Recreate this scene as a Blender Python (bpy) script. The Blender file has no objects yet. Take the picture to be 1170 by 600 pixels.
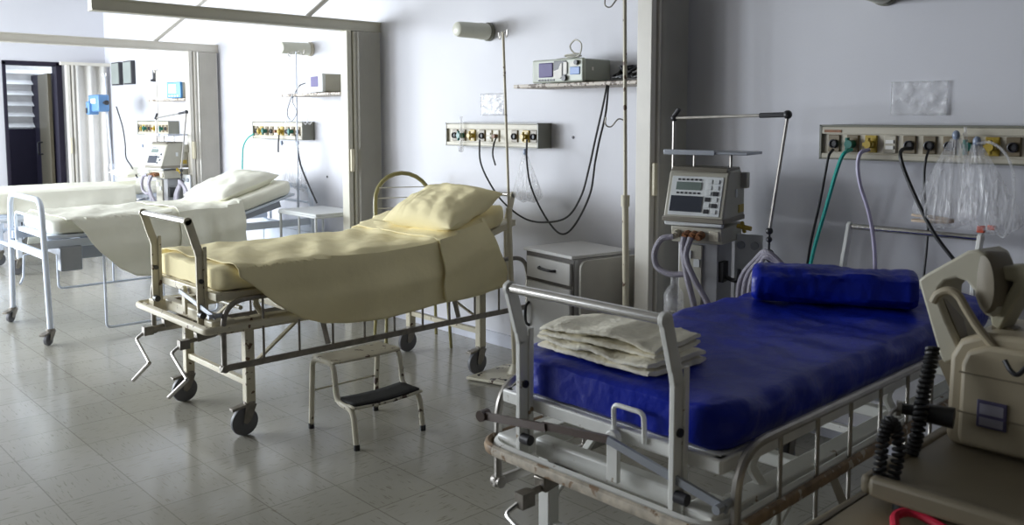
import bpy, bmesh, math, random
from mathutils import Vector, Matrix, noise
random.seed(7)
SC = bpy.context.scene
COL = SC.collection
PI = math.pi
R = math.radians
V = Vector

# ------------------------------------------------------------------ camera numbers
CAMZ, FPX, PX, PY = 1.6, 1000.0, 585.0, 225.0
PITCH, YAW = math.atan(90 / 1000), R(46.7)

def wp(u, v, Y):
    """point on the plane y = Y seen at photo pixel (u, v)"""
    dx, dy = u - PX, v - PY
    fh = FPX * math.cos(PITCH) - dy * math.sin(PITCH)
    dn = FPX * math.sin(PITCH) + dy * math.cos(PITCH)
    r = V((-fh * math.sin(YAW) + dx * math.cos(YAW), fh * math.cos(YAW) + dx * math.sin(YAW), -dn))
    s = Y / r.y
    return V((r.x * s, Y, CAMZ + r.z * s))

# ------------------------------------------------------------------ materials
MATS = {}
def nt(name):
    m = bpy.data.materials.new(name); m.use_nodes = True
    t = m.node_tree
    return m, t, t.nodes, t.links, t.nodes['Principled BSDF']

def ramp(n, stops):
    r = n.new('ShaderNodeValToRGB')
    e = r.color_ramp.elements
    while len(e) < len(stops): e.new(0.5)
    for i, (p, c) in enumerate(stops):
        e[i].position = p; e[i].color = (*c, 1)
    return r

def mat(name, col, rough=0.5, metal=0.0, var=0.06, scale=8, bump=0.0, bscale=40, chip=None, chip_amt=0.0, chip_scale=22, spec=0.5):
    if name in MATS: return MATS[name]
    m, t, n, l, b = nt(name)
    tc = n.new('ShaderNodeTexCoord')
    ns = n.new('ShaderNodeTexNoise'); ns.inputs['Scale'].default_value = scale; ns.inputs['Detail'].default_value = 4
    l.new(tc.outputs['Object'], ns.inputs['Vector'])
    c0 = tuple(max(0, c * (1 - var)) for c in col); c1 = tuple(min(1, c * (1 + var)) for c in col)
    r = ramp(n, [(0.3, c0), (0.7, c1)])
    l.new(ns.outputs['Fac'], r.inputs['Fac'])
    out = r.outputs['Color']
    if chip:
        n2 = n.new('ShaderNodeTexNoise'); n2.inputs['Scale'].default_value = chip_scale; n2.inputs['Detail'].default_value = 6
        l.new(tc.outputs['Object'], n2.inputs['Vector'])
        r2 = ramp(n, [(0.70 - chip_amt, (0, 0, 0)), (0.73 - chip_amt, (1, 1, 1))])
        l.new(n2.outputs['Fac'], r2.inputs['Fac'])
        mx = n.new('ShaderNodeMixRGB'); mx.inputs['Color2'].default_value = (*chip, 1)
        l.new(r2.outputs['Color'], mx.inputs['Fac']); l.new(out, mx.inputs['Color1'])
        out = mx.outputs['Color']
    l.new(out, b.inputs['Base Color'])
    b.inputs['Roughness'].default_value = rough; b.inputs['Metallic'].default_value = metal
    b.inputs['Specular IOR Level'].default_value = spec
    if bump:
        n3 = n.new('ShaderNodeTexNoise'); n3.inputs['Scale'].default_value = bscale; n3.inputs['Detail'].default_value = 5
        l.new(tc.outputs['Object'], n3.inputs['Vector'])
        bp = n.new('ShaderNodeBump'); bp.inputs['Strength'].default_value = bump; bp.inputs['Distance'].default_value = 0.01
        l.new(n3.outputs['Fac'], bp.inputs['Height']); l.new(bp.outputs['Normal'], b.inputs['Normal'])
    MATS[name] = m
    return m

def clear_plastic(name, tint, amount, stretch=(1, 1, 1)):
    m, t, n, l, b = nt(name)
    b.inputs['Base Color'].default_value = (*tint, 1); b.inputs['Roughness'].default_value = 0.12
    tr = n.new('ShaderNodeBsdfTransparent'); mx = n.new('ShaderNodeMixShader')
    tc = n.new('ShaderNodeTexCoord'); ns = n.new('ShaderNodeTexNoise'); ns.inputs['Scale'].default_value = 14
    vm = n.new('ShaderNodeMapping'); vm.inputs['Scale'].default_value = stretch; l.new(tc.outputs['Object'], vm.inputs['Vector']); l.new(vm.outputs[0], ns.inputs['Vector'])
    mp = n.new('ShaderNodeMapRange'); mp.inputs['From Min'].default_value = 0.35; mp.inputs['From Max'].default_value = 0.7
    mp.inputs['To Min'].default_value = amount * 0.5; mp.inputs['To Max'].default_value = min(1, amount * 1.7)
    l.new(ns.outputs['Fac'], mp.inputs['Value'])
    l.new(mp.outputs['Result'], mx.inputs['Fac']); l.new(tr.outputs[0], mx.inputs[1]); l.new(b.outputs[0], mx.inputs[2])
    bp = n.new('ShaderNodeBump'); bp.inputs['Strength'].default_value = 0.8; bp.inputs['Distance'].default_value = 0.02
    l.new(ns.outputs['Fac'], bp.inputs['Height']); l.new(bp.outputs['Normal'], b.inputs['Normal'])
    l.new(mx.outputs[0], n['Material Output'].inputs['Surface'])
    return m

def floor_material():
    m, t, n, l, b = nt('vinyl_floor_tiles')
    geo = n.new('ShaderNodeNewGeometry')
    T = 0.315
    mp = n.new('ShaderNodeMapping'); mp.inputs['Location'].default_value = (0.07 / T, -1.03 / T, 0); mp.inputs['Scale'].default_value = (1 / T, 1 / T, 1)
    l.new(geo.outputs['Position'], mp.inputs['Vector'])
    sp = n.new('ShaderNodeSeparateXYZ'); l.new(mp.outputs[0], sp.inputs[0])
    def math_(op, a, bb=None):
        k = n.new('ShaderNodeMath'); k.operation = op
        for i, q in enumerate((a, bb)):
            if q is None: continue
            if isinstance(q, (int, float)): k.inputs[i].default_value = q
            else: l.new(q, k.inputs[i])
        return k.outputs[0]
    def edge(o):
        f = math_('FRACT', o); return math_('MINIMUM', f, math_('SUBTRACT', 1.0, f))
    e = math_('MINIMUM', edge(sp.outputs[0]), edge(sp.outputs[1]))
    grout = math_('LESS_THAN', e, 0.0085)
    fx, fy = math_('FLOOR', sp.outputs[0]), math_('FLOOR', sp.outputs[1])
    cb = n.new('ShaderNodeCombineXYZ'); l.new(fx, cb.inputs[0]); l.new(fy, cb.inputs[1])
    wn = n.new('ShaderNodeTexWhiteNoise'); wn.noise_dimensions = '2D'; l.new(cb.outputs[0], wn.inputs['Vector'])
    # streaks, turned on every other tile
    def streak(sx, sy):
        m2 = n.new('ShaderNodeMapping'); m2.inputs['Scale'].default_value = (sx, sy, 1)
        l.new(geo.outputs['Position'], m2.inputs['Vector'])
        s = n.new('ShaderNodeTexNoise'); s.inputs['Scale'].default_value = 1.0; s.inputs['Detail'].default_value = 3
        l.new(m2.outputs[0], s.inputs['Vector']); return s.outputs['Fac']
    par = math_('MODULO', math_('ABSOLUTE', math_('ADD', fx, fy)), 2.0)
    mf = n.new('ShaderNodeMix'); l.new(par, mf.inputs[0]); l.new(streak(95, 13), mf.inputs[2]); l.new(streak(13, 95), mf.inputs[3])
    rs = ramp(n, [(0.60, (0, 0, 0)), (0.67, (1, 1, 1))]); l.new(mf.outputs[0], rs.inputs['Fac'])
    base = ramp(n, [(0.0, (0.315, 0.305, 0.26)), (1.0, (0.345, 0.335, 0.29))]); l.new(wn.outputs['Value'], base.inputs['Fac'])
    m1 = n.new('ShaderNodeMixRGB'); m1.inputs['Color2'].default_value = (0.19, 0.165, 0.125, 1)
    k = math_('MULTIPLY', rs.outputs['Color'], 0.75); l.new(k, m1.inputs['Fac']); l.new(base.outputs[0], m1.inputs['Color1'])
    big = n.new('ShaderNodeTexNoise'); big.inputs['Scale'].default_value = 1.3; l.new(geo.outputs['Position'], big.inputs['Vector'])
    m3 = n.new('ShaderNodeMixRGB'); m3.blend_type = 'MULTIPLY'; m3.inputs['Fac'].default_value = 0.25
    rb = ramp(n, [(0.3, (0.75, 0.73, 0.7)), (0.7, (1, 1, 1))]); l.new(big.outputs['Fac'], rb.inputs['Fac'])
    l.new(m1.outputs[0], m3.inputs['Color1']); l.new(rb.outputs[0], m3.inputs['Color2'])
    m4 = n.new('ShaderNodeMixRGB'); m4.inputs['Color2'].default_value = (0.17, 0.15, 0.12, 1)
    g = math_('MULTIPLY', grout, 0.75); l.new(g, m4.inputs['Fac']); l.new(m3.outputs[0], m4.inputs['Color1'])
    l.new(m4.outputs[0], b.inputs['Base Color'])
    rr = n.new('ShaderNodeMapRange'); rr.inputs['To Min'].default_value = 0.13; rr.inputs['To Max'].default_value = 0.24; b.inputs['IOR'].default_value = 1.6
    l.new(big.outputs['Fac'], rr.inputs['Value']); l.new(rr.outputs[0], b.inputs['Roughness'])
    bp = n.new('ShaderNodeBump'); bp.inputs['Strength'].default_value = 0.08; bp.inputs['Distance'].default_value = 0.01
    l.new(big.outputs['Fac'], bp.inputs['Height']); l.new(bp.outputs[0], b.inputs['Normal'])
    return m

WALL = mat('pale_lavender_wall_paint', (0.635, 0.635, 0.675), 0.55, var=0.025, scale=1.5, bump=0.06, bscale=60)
CEIL = mat('dimmed_ceiling', (0.34, 0.33, 0.31), 0.8, var=0.02)  # unseen ceiling, made dark to cut the bounced light
WALLD = mat('dimmed_unseen_walls', (0.11, 0.105, 0.10), 0.6, var=0.03)  # dark tone given to the unseen walls to hold down bounce
BASE = mat('baseboard_paint', (0.60, 0.62, 0.70), 0.5)
FLOOR = floor_material()
CREAM = mat('cream_bed_paint', (0.62, 0.57, 0.43), 0.4, chip=(0.13, 0.07, 0.035), chip_amt=0.06)
CREAMW = mat('worn_cream_paint', (0.66, 0.62, 0.49), 0.42, chip=(0.07, 0.04, 0.025), chip_amt=0.085, chip_scale=18)
WHITE = mat('white_bed_paint', (0.78, 0.78, 0.74), 0.35, chip=(0.30, 0.22, 0.13), chip_amt=0.03)
BLUEW = mat('pale_blue_white_paint', (0.68, 0.74, 0.84), 0.35)
BROWN = mat('worn_brown_bumper', (0.24, 0.16, 0.09), 0.55, var=0.4, scale=25, chip=(0.50, 0.45, 0.37), chip_amt=0.10, chip_scale=30)
TAN = mat('worn_tan_bumper', (0.52, 0.46, 0.37), 0.55, var=0.3, scale=30, chip=(0.26, 0.17, 0.10), chip_amt=0.13, chip_scale=26)
DARKB = mat('dark_brown_bar', (0.085, 0.06, 0.05), 0.4)
CHROME = mat('brushed_chrome', (0.72, 0.71, 0.69), 0.22, 1.0, var=0.05)
STEEL = mat('dull_steel', (0.42, 0.40, 0.37), 0.38, 0.9, var=0.12, scale=20)
DSTEEL = mat('tarnished_steel', (0.25, 0.23, 0.20), 0.42, 0.75, var=0.2, scale=25)
GREYM = mat('grey_metal', (0.36, 0.38, 0.42), 0.45, 0.5)
BLACK = mat('black_rubber', (0.015, 0.015, 0.016), 0.45)
DARK = mat('dark_plastic', (0.03, 0.03, 0.035), 0.4)
WHEELG = mat('grey_wheel', (0.13, 0.13, 0.14), 0.5, var=0.12)
MAT_STEP = mat('black_ribbed_mat', (0.02, 0.02, 0.018), 0.8, bump=0.5, bscale=120)
SHEETY = mat('yellow_cotton_sheet', (0.84, 0.75, 0.46), 0.85, var=0.04, scale=5, bump=0.35, bscale=14, spec=0.2)
SHEETW = mat('cream_cotton_sheet', (0.84, 0.83, 0.72), 0.85, var=0.03, scale=5, bump=0.3, bscale=14, spec=0.2)
TOWEL = mat('cream_towel', (0.90, 0.86, 0.72), 0.95, var=0.10, scale=18, bump=0.5, bscale=60, spec=0.1)
BLUEV = mat('royal_blue_vinyl', (0.004, 0.016, 0.30), 0.36, var=0.12, scale=4, bump=1.0, bscale=11, spec=0.28)
PANEL = mat('aged_beige_panel', (0.54, 0.50, 0.40), 0.45, var=0.07)
PANELD = mat('grey_panel_trim', (0.22, 0.22, 0.18), 0.4)
PLATE = mat('brown_socket_plate', (0.19, 0.15, 0.09), 0.4, var=0.2)
YELLOW = mat('yellow_valve', (0.45, 0.32, 0.04), 0.35)
GREEN = mat('green_valve', (0.01, 0.15, 0.12), 0.35)
TEAL = mat('teal_hose', (0.02, 0.42, 0.36), 0.35)
LILAC = mat('lilac_hose', (0.52, 0.48, 0.66), 0.35)
HOSE = mat('translucent_grey_hose', (0.30, 0.28, 0.33), 0.3, bump=0.6, bscale=150)
RED = mat('red_rubber_cable', (0.62, 0.02, 0.06), 0.4)
CURT = mat('grey_vinyl_curtain', (0.66, 0.65, 0.62), 0.45, var=0.03)
CURT_LIT = mat('lit_vinyl_curtain', (0.80, 0.78, 0.74), 0.45, var=0.03)  # lighter copy of the curtain colour, with strong light painted in
POST = mat('beige_rail_paint', (0.54, 0.52, 0.43), 0.45, var=0.03)
POSTL = mat('light_rail_paint', (0.66, 0.63, 0.56), 0.45, var=0.03)
HANDLE = mat('ivory_handle', (0.70, 0.64, 0.47), 0.4)
LAMP = mat('ivory_lamp_shade', (0.66, 0.66, 0.56), 0.35)
STONE = mat('speckled_stone_shelf', (0.52, 0.46, 0.39), 0.5, var=0.1, chip=(0.14, 0.10, 0.07), chip_amt=0.16, chip_scale=45)
MONI = mat('monitor_grey_green', (0.33, 0.35, 0.30), 0.4)
MONB = mat('monitor_beige', (0.52, 0.50, 0.42), 0.45)
SCREEN = mat('dead_violet_screen', (0.13, 0.11, 0.26), 0.55)
SCREENG = mat('lcd_green_grey', (0.16, 0.20, 0.18), 0.2)
SCREEND = mat('dark_display', (0.04, 0.045, 0.06), 0.15)
KEYW = mat('pale_key', (0.66, 0.68, 0.68), 0.4)
KEYB = mat('blue_control_plate', (0.06, 0.16, 0.42), 0.35)
PAPER = mat('white_paper', (0.85, 0.83, 0.78), 0.7)
PUMPB = mat('blue_pump_plastic', (0.12, 0.26, 0.50), 0.35)
CAB = mat('off_white_laminate', (0.60, 0.59, 0.57), 0.4, var=0.02)
CABG = mat('dark_gap', (0.10, 0.09, 0.08), 0.6)
LEAF = mat('beige_laminate_leaf', (0.50, 0.48, 0.43), 0.45)
OLIVE = mat('olive_tube', (0.26, 0.23, 0.09), 0.35)
STRING = mat('white_cord', (0.70, 0.68, 0.62), 0.5)
MACH = mat('beige_instrument_plastic', (0.38, 0.325, 0.225), 0.5, var=0.03)
MACHD = mat('taupe_instrument_plastic', (0.21, 0.178, 0.12), 0.5, var=0.04)
CARTC = mat('khaki_cart_paint', (0.36, 0.30, 0.19), 0.5)
VENTC = mat('ventilator_beige', (0.44, 0.42, 0.35), 0.4)
VENTD = mat('ventilator_dark_trim', (0.22, 0.20, 0.16), 0.45)
VENTG = mat('ventilator_grey', (0.30, 0.30, 0.31), 0.4)
RUST = mat('brown_connector', (0.24, 0.10, 0.04), 0.5, var=0.4, scale=30)
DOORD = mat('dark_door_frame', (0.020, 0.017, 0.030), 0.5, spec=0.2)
DOORB = mat('brown_door_leaf', (0.10, 0.085, 0.055), 0.45)
LOUV = mat('white_louvre', (0.85, 0.83, 0.80), 0.5)
BOXG = mat('grey_wall_box', (0.30, 0.33, 0.31), 0.45)
DECAL = mat('violet_sticker', (0.09, 0.08, 0.16), 0.35)
CLEAR = clear_plastic('clear_plastic_film', (0.8, 0.8, 0.82), 0.22, (3.5, 3.5, 0.35))
CLEARW = clear_plastic('wrinkled_plastic_sleeve', (0.9, 0.9, 0.92), 0.25)

# ------------------------------------------------------------------ mesh builder
class MB:
    def __init__(s): s.bm = bmesh.new()
    def box(s, c, d, rz=0, M=None):
        m = M if M is not None else Matrix.Translation(V(c)) @ Matrix.Rotation(rz, 4, 'Z')
        vs = [s.bm.verts.new(m @ V((x * d[0] / 2, y * d[1] / 2, z * d[2] / 2))) for x in (-1, 1) for y in (-1, 1) for z in (-1, 1)]
        for f in ((0, 1, 3, 2), (4, 6, 7, 5), (0, 4, 5, 1), (2, 3, 7, 6), (0, 2, 6, 4), (1, 5, 7, 3)):
            s.bm.faces.new([vs[i] for i in f])
        return s
    def bx(s, x0, x1, y0, y1, z0, z1):
        return s.box(((x0 + x1) / 2, (y0 + y1) / 2, (z0 + z1) / 2), (x1 - x0, y1 - y0, z1 - z0))
    def bar(s, p, q, w, h, up=(0, 0, 1)):
        p, q = V(p), V(q); d = q - p; L = d.length; y = d.normalized(); u = V(up)
        if abs(y.dot(u)) > 0.98: u = V((0, 1, 0)) if abs(y.y) < 0.9 else V((1, 0, 0))
        x = y.cross(u).normalized(); z = x.cross(y)
        M = Matrix((x, y, z)).transposed().to_4x4(); M.translation = (p + q) / 2
        return s.box(None, (w, L, h), M=M)
    def ring_loft(s, rings, closed=False, cap=True):
        vr = [[s.bm.verts.new(p) for p in r] for r in rings]
        n = len(vr[0]); m = len(vr)
        for i in range(m if closed else m - 1):
            a, b = vr[i], vr[(i + 1) % m]
            for j in range(n):
                s.bm.faces.new((a[j], a[(j + 1) % n], b[(j + 1) % n], b[j]))
        if cap and not closed:
            s.bm.faces.new(list(reversed(vr[0]))); s.bm.faces.new(vr[-1])
        return s
    def tube(s, pts, r, seg=8, closed=False, flat=1.0):
        pts = [V(p) for p in pts]; n = len(pts); rings = []; prev = None
        for i, p in enumerate(pts):
            if closed: t = (pts[(i + 1) % n] - pts[i - 1]).normalized()
            else: t = (pts[min(i + 1, n - 1)] - pts[max(i - 1, 0)]).normalized()
            if prev is None:
                u = V((0, 0, 1)) if abs(t.z) < 0.9 else V((0, 1, 0))
                a = t.cross(u).normalized()
            else:
                a = (prev - t * prev.dot(t)).normalized()
            prev = a; b = t.cross(a)
            rr = r[i] if isinstance(r, (list, tuple)) else r
            rings.append([p + a * math.cos(2 * PI * k / seg) * rr + b * math.sin(2 * PI * k / seg) * rr * flat for k in range(seg)])
        return s.ring_loft(rings, closed)
    def cyl(s, p, q, r, r2=None, seg=20):
        return s.tube([p, q], [r, r if r2 is None else r2], seg)
    def lathe(s, o, axis, prof, seg=24):
        """prof: list of (distance along axis, radius)"""
        o = V(o); t = V(axis).normalized(); u = V((0, 0, 1)) if abs(t.z) < 0.9 else V((1, 0, 0))
        a = t.cross(u).normalized(); b = t.cross(a)
        rings = [[o + t * d + (a * math.cos(2 * PI * k / seg) + b * math.sin(2 * PI * k / seg)) * max(r, 1e-4) for k in range(seg)] for d, r in prof]
        return s.ring_loft(rings)
    def prism(s, pts, d):
        """polygon of 3D points pushed along vector d"""
        d = V(d); a = [s.bm.verts.new(V(p)) for p in pts]; b = [s.bm.verts.new(V(p) + d) for p in pts]
        n = len(a)
        s.bm.faces.new(a); s.bm.faces.new(list(reversed(b)))
        for i in range(n): s.bm.faces.new((a[i], b[i], b[(i + 1) % n], a[(i + 1) % n]))
        return s
    def grid(s, fn, nu, nv):
        g = [[s.bm.verts.new(fn(i / nu, j / nv)) for j in range(nv + 1)] for i in range(nu + 1)]
        for i in range(nu):
            for j in range(nv):
                s.bm.faces.new((g[i][j], g[i + 1][j], g[i + 1][j + 1], g[i][j + 1]))
        return s
    def ball(s, c, r, sc=(1, 1, 1), seg=14):
        c = V(c); rings = []
        for i in range(seg + 1):
            th = PI * i / seg
            rings.append([c + V((sc[0] * r * max(math.sin(th), 1e-3) * math.cos(2 * PI * k / seg), sc[1] * r * max(math.sin(th), 1e-3) * math.sin(2 * PI * k / seg), sc[2] * r * math.cos(th))) for k in range(seg)])
        return s.ring_loft(rings)

def fillet(pts, rad, n=5, closed=False):
    pts = [V(p) for p in pts]; out = []
    N = len(pts)
    for i, p in enumerate(pts):
        if not closed and i in (0, N - 1): out.append(p); continue
        a, b = pts[i - 1], pts[(i + 1) % N]
        da, db = (a - p), (b - p)
        rr = min(rad, da.length * 0.49, db.length * 0.49)
        q0, q1 = p + da.normalized() * rr, p + db.normalized() * rr
        for k in range(n + 1):
            t = k / n
            out.append(q0 * (1 - t) ** 2 + p * 2 * t * (1 - t) + q1 * t * t)
    return out

def spline(pts, n=8):
    pts = [V(p) for p in pts]; P = [pts[0] * 2 - pts[1]] + pts + [pts[-1] * 2 - pts[-2]]; out = []
    for i in range(1, len(P) - 2):
        a, b, c, d = P[i - 1:i + 3]
        for k in range(n):
            t = k / n
            out.append(0.5 * ((2 * b) + (c - a) * t + (2 * a - 5 * b + 4 * c - d) * t * t + (3 * b - a - 3 * c + d) * t ** 3))
    out.append(pts[-1]); return out

ORG = {}
def finish(name, mb, m, loc, bev=0, smooth=True, solid=0, sub=0, angle=35, segs=2):
    bmesh.ops.remove_doubles(mb.bm, verts=mb.bm.verts, dist=1e-5)
    bmesh.ops.recalc_face_normals(mb.bm, faces=mb.bm.faces)
    me = bpy.data.meshes.new(name)
    bmesh.ops.translate(mb.bm, verts=mb.bm.verts, vec=-V(loc))
    mb.bm.to_mesh(me); mb.bm.free()
    me.materials.append(m)
    if smooth:
        for p in me.polygons: p.use_smooth = True
        me.set_sharp_from_angle(angle=R(angle))
    o = bpy.data.objects.new(name, me); COL.objects.link(o)
    if solid:
        k = o.modifiers.new('thickness', 'SOLIDIFY'); k.thickness = solid; k.offset = 0
    if bev:
        k = o.modifiers.new('soft_edges', 'BEVEL'); k.width = bev; k.segments = segs; k.limit_method = 'ANGLE'; k.angle_limit = R(40)
    if sub:
        k = o.modifiers.new('smooth', 'SUBSURF'); k.levels = sub; k.render_levels = sub
    return o

def thing(name, label, cat, loc, group=None):
    o = bpy.data.objects.new(name, None); COL.objects.link(o)
    o.empty_display_size = 0.1; o.location = loc
    o['label'] = label; o['category'] = cat
    if group: o['group'] = group
    ORG[o.name] = V(loc)
    return o

def part(name, mb, m, parent, label=None, **k):
    """mesh written in world coordinates, stored relative to its thing"""
    loc = ORG[parent.name]
    o = finish(name, mb, m, loc, **k)
    o.parent = parent; ORG[o.name] = loc
    if label: o['label'] = label
    return o

def solo(name, mb, m, label, cat, loc, group=None, **k):
    o = finish(name, mb, m, loc, **k)
    o.location = loc; o['label'] = label; o['category'] = cat; ORG[o.name] = V(loc)
    if group: o['group'] = group
    return o

def struct(name, mb, m, **k):
    o = finish(name, mb, m, (0, 0, 0), **k); o['kind'] = 'structure'; ORG[o.name] = V((0, 0, 0))
    return o

def nz(x, y=0.0, z=0.0): return noise.noise(V((x, y, z)))

# ================================================================== the room
WY = 4.1; XL = -12.2; XR = 1.6; YF = -2.4; ZC = 3.3
struct('floor', MB().bx(XL - 1.6, XR, YF, WY + 0.15, -0.1, 0), FLOOR)
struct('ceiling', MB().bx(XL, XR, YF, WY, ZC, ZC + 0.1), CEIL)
struct('wall_back', MB().bx(XL - 0.15, XR + 0.15, WY, WY + 0.15, 0, ZC), WALL)
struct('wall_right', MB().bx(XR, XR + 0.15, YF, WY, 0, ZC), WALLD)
w = MB()                                            # left wall with its doorway
w.bx(XL - 0.15, XL, YF, 2.90, 0, 0.85); w.bx(XL - 0.15, XL, YF, 2.90, 2.75, ZC); w.bx(XL - 0.15, XL, YF, -2.2, 0.85, 2.75); w.bx(XL - 0.15, XL, 0.2, 2.90, 0.85, 2.75); w.bx(XL - 0.15, XL, 3.53, WY, 0, ZC); w.bx(XL - 0.15, XL, 2.90, 3.53, 2.28, ZC)
struct('wall_left', w, WALL)
# front wall (behind the camera) with four tall windows over the left bays
wins = [(-12.0, -10.6), (-10.3, -8.9), (-8.6, -7.2), (-6.9, -5.6)]
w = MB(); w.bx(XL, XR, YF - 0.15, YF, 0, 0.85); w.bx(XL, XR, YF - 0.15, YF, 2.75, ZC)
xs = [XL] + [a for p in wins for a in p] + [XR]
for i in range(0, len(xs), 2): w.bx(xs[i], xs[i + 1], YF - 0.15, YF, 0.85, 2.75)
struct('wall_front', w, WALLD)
for i, (a, b) in enumerate(wins):
    f = MB()
    for z in (0.87, 1.8, 2.73): f.bx(a, b, YF - 0.1, YF - 0.05, z - 0.02, z + 0.02)
    for x in (a + 0.02, (a + b) / 2, b - 0.02): f.bx(x - 0.02, x + 0.02, YF - 0.1, YF - 0.05, 0.85, 2.75)
    struct('window_%d' % (i + 1), f, LOUV)
f = MB()
for z in (0.87, 1.8, 2.73): f.bx(XL - 0.1, XL - 0.05, -2.2, 0.2, z - 0.02, z + 0.02)
for y in (-2.18, -1.0, 0.18): f.bx(XL - 0.1, XL - 0.05, y - 0.02, y + 0.02, 0.85, 2.75)
struct('window_6', f, LOUV)
struct('baseboard_back', MB().bx(XL, XR, WY - 0.015, WY, 0, 0.09), BASE)
struct('baseboard_left', MB().bx(XL, XL + 0.015, YF, 2.86, 0, 0.09), BASE)
# doorway: dark frame, leaf standing open outwards, louvred window of the passage beyond
f = MB(); f.bx(XL - 0.16, XL + 0.02, 2.88, 2.92, 0, 2.30); f.bx(XL - 0.16, XL + 0.02, 3.49, 3.56, 0, 2.30); f.bx(XL - 0.16, XL + 0.02, 2.88, 3.56, 2.26, 2.31)
struct('trim_1', f, DOORD, bev=0.004)
dl = MB(); dl.bar((XL - 0.14, 3.45, 1.1), (XL - 0.75, 3.50, 1.1), 0.045, 2.15)
d1 = struct('door_1', dl, DOORB, bev=0.004)
hd = MB(); hd.tube(fillet([(XL - 0.62, 3.47, 1.28), (XL - 0.62, 3.41, 1.28), (XL - 0.62, 3.41, 1.12), (XL - 0.62, 3.47, 1.12)], 0.02), 0.01)
part('door_handle', hd, DARK, d1)
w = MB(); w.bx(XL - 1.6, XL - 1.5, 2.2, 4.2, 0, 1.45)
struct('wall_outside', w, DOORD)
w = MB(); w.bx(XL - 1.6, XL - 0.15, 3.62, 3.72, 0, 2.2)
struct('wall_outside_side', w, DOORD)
lv = MB()
for k in range(9):
    z = 1.50 + k * 0.15
    lv.bar((XL - 1.55, 2.2, z), (XL - 1.55, 4.0, z), 0.11, 0.012, up=(0.55, 0, 0.85))
lv.bx(XL - 1.66, XL - 1.62, 2.2, 4.0, 1.45, 2.9)
w5 = struct('window_5', lv, LOUV)
mu = MB(); mu.bx(XL - 1.50, XL - 1.46, 2.98, 3.02, 1.45, 2.8)
part('mullion', mu, DOORD, w5)

# ================================================================== accordion curtains
GC = 'folding accordion curtains with overhead rails'
def curtain(X, label, y_end=1.91, rail_m=POST, brace=True, n=8, cm=None):
    t = thing('accordion_curtain', label, 'curtain', (X, 3.95, 0), GC)
    m = MB(); m.bx(X - 0.035, X + 0.035, y_end, WY, 2.285, 2.355)
    m.bx(X - 0.045, X + 0.045, y_end, WY, 2.35, 2.362); m.bx(X - 0.045, X + 0.045, y_end, WY, 2.278, 2.290)
    part('rail', m, rail_m, t, bev=0.003)
    if brace:
        m = MB(); m.tube([(X, 3.46, 2.36), (X, WY - 0.005, 2.90)], 0.018)
        m.cyl((X, WY - 0.012, 2.90), (X, WY, 2.90), 0.03)
        part('brace', m, POSTL, t)
    m = MB(); pts = []
    y0, y1 = 3.85, 4.075
    for k in range(2 * n + 1):
        y = y0 + (y1 - y0) * k / (2 * n)
        pts.append((X + (0.078 if k % 2 else 0.030), y))
    def fn(u, v):
        i = round(u * 2 * n); x, y = pts[i]; return V((x, y, 0.03 + v * 2.245))
    m.grid(fn, 2 * n, 1)
    pts = [(2 * X - a, b) for a, b in pts]; m.grid(fn, 2 * n, 1)
    m.bx(X - 0.05, X + 0.05, y1 - 0.006, y1, 0.03, 2.275); m.bx(X - 0.05, X + 0.05, y0, y0 + 0.006, 0.03, 2.275)
    part('pleats', m, cm or CURT, t, smooth=False)
    m = MB(); m.bx(X - 0.05, X + 0.05, 3.775, 3.815, 0.02, 2.28); m.bx(X - 0.06, X + 0.06, 3.825, 3.845, 0.03, 2.275)
    part('lead_post', m, rail_m, t, bev=0.005)
    m = MB(); m.bx(X + 0.05, X + 0.075, 3.785, 3.812, 1.18, 1.36)
    part('handle', m, HANDLE, t, bev=0.006)
    return t
curtain(-2.97, 'nearest folded accordion curtain, between the cabinet and the right-hand ventilator', y_end=2.35, rail_m=POSTL)
curtain(-5.92, 'folded grey accordion curtain under the dark beam, left of the bed with yellow sheets')
curtain(-8.86, 'farther folded brightly lit accordion curtain and rail, left of the white tubular bed', y_end=1.7, rail_m=POSTL, cm=CURT_LIT)
# the wide one bunched on the far left wall
X = XL + 0.16
t = thing('accordion_curtain', 'wide loosely folded curtain on the far wall beside the open doorway', 'curtain', (X, 3.8, 0), GC)
m = MB(); m.bx(X - 0.03, X + 0.03, 3.50, WY, 2.27, 2.31); part('rail', m, POSTL, t)
m = MB()
def fn(u, v):
    y = 3.66 + u * 0.40
    return V((X + 0.035 * math.sin(u * 2 * PI * 2.5) + 0.008 * math.sin(u * 31), y, 0.03 + v * 2.24))
m.grid(fn, 60, 2); part('pleats', m, CURT_LIT, t, solid=0.004)
m = MB(); m.bx(X - 0.04, X + 0.04, 3.56, 3.60, 0.02, 2.27); m.bx(X - 0.04, X + 0.04, 3.62, 3.645, 0.02, 2.27)
part('lead_post', m, POSTL, t, bev=0.004)
m = MB(); m.bx(X + 0.04, X + 0.06, 3.565, 3.59, 1.15, 1.35); part('handle', m, HANDLE, t, bev=0.005)

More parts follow.
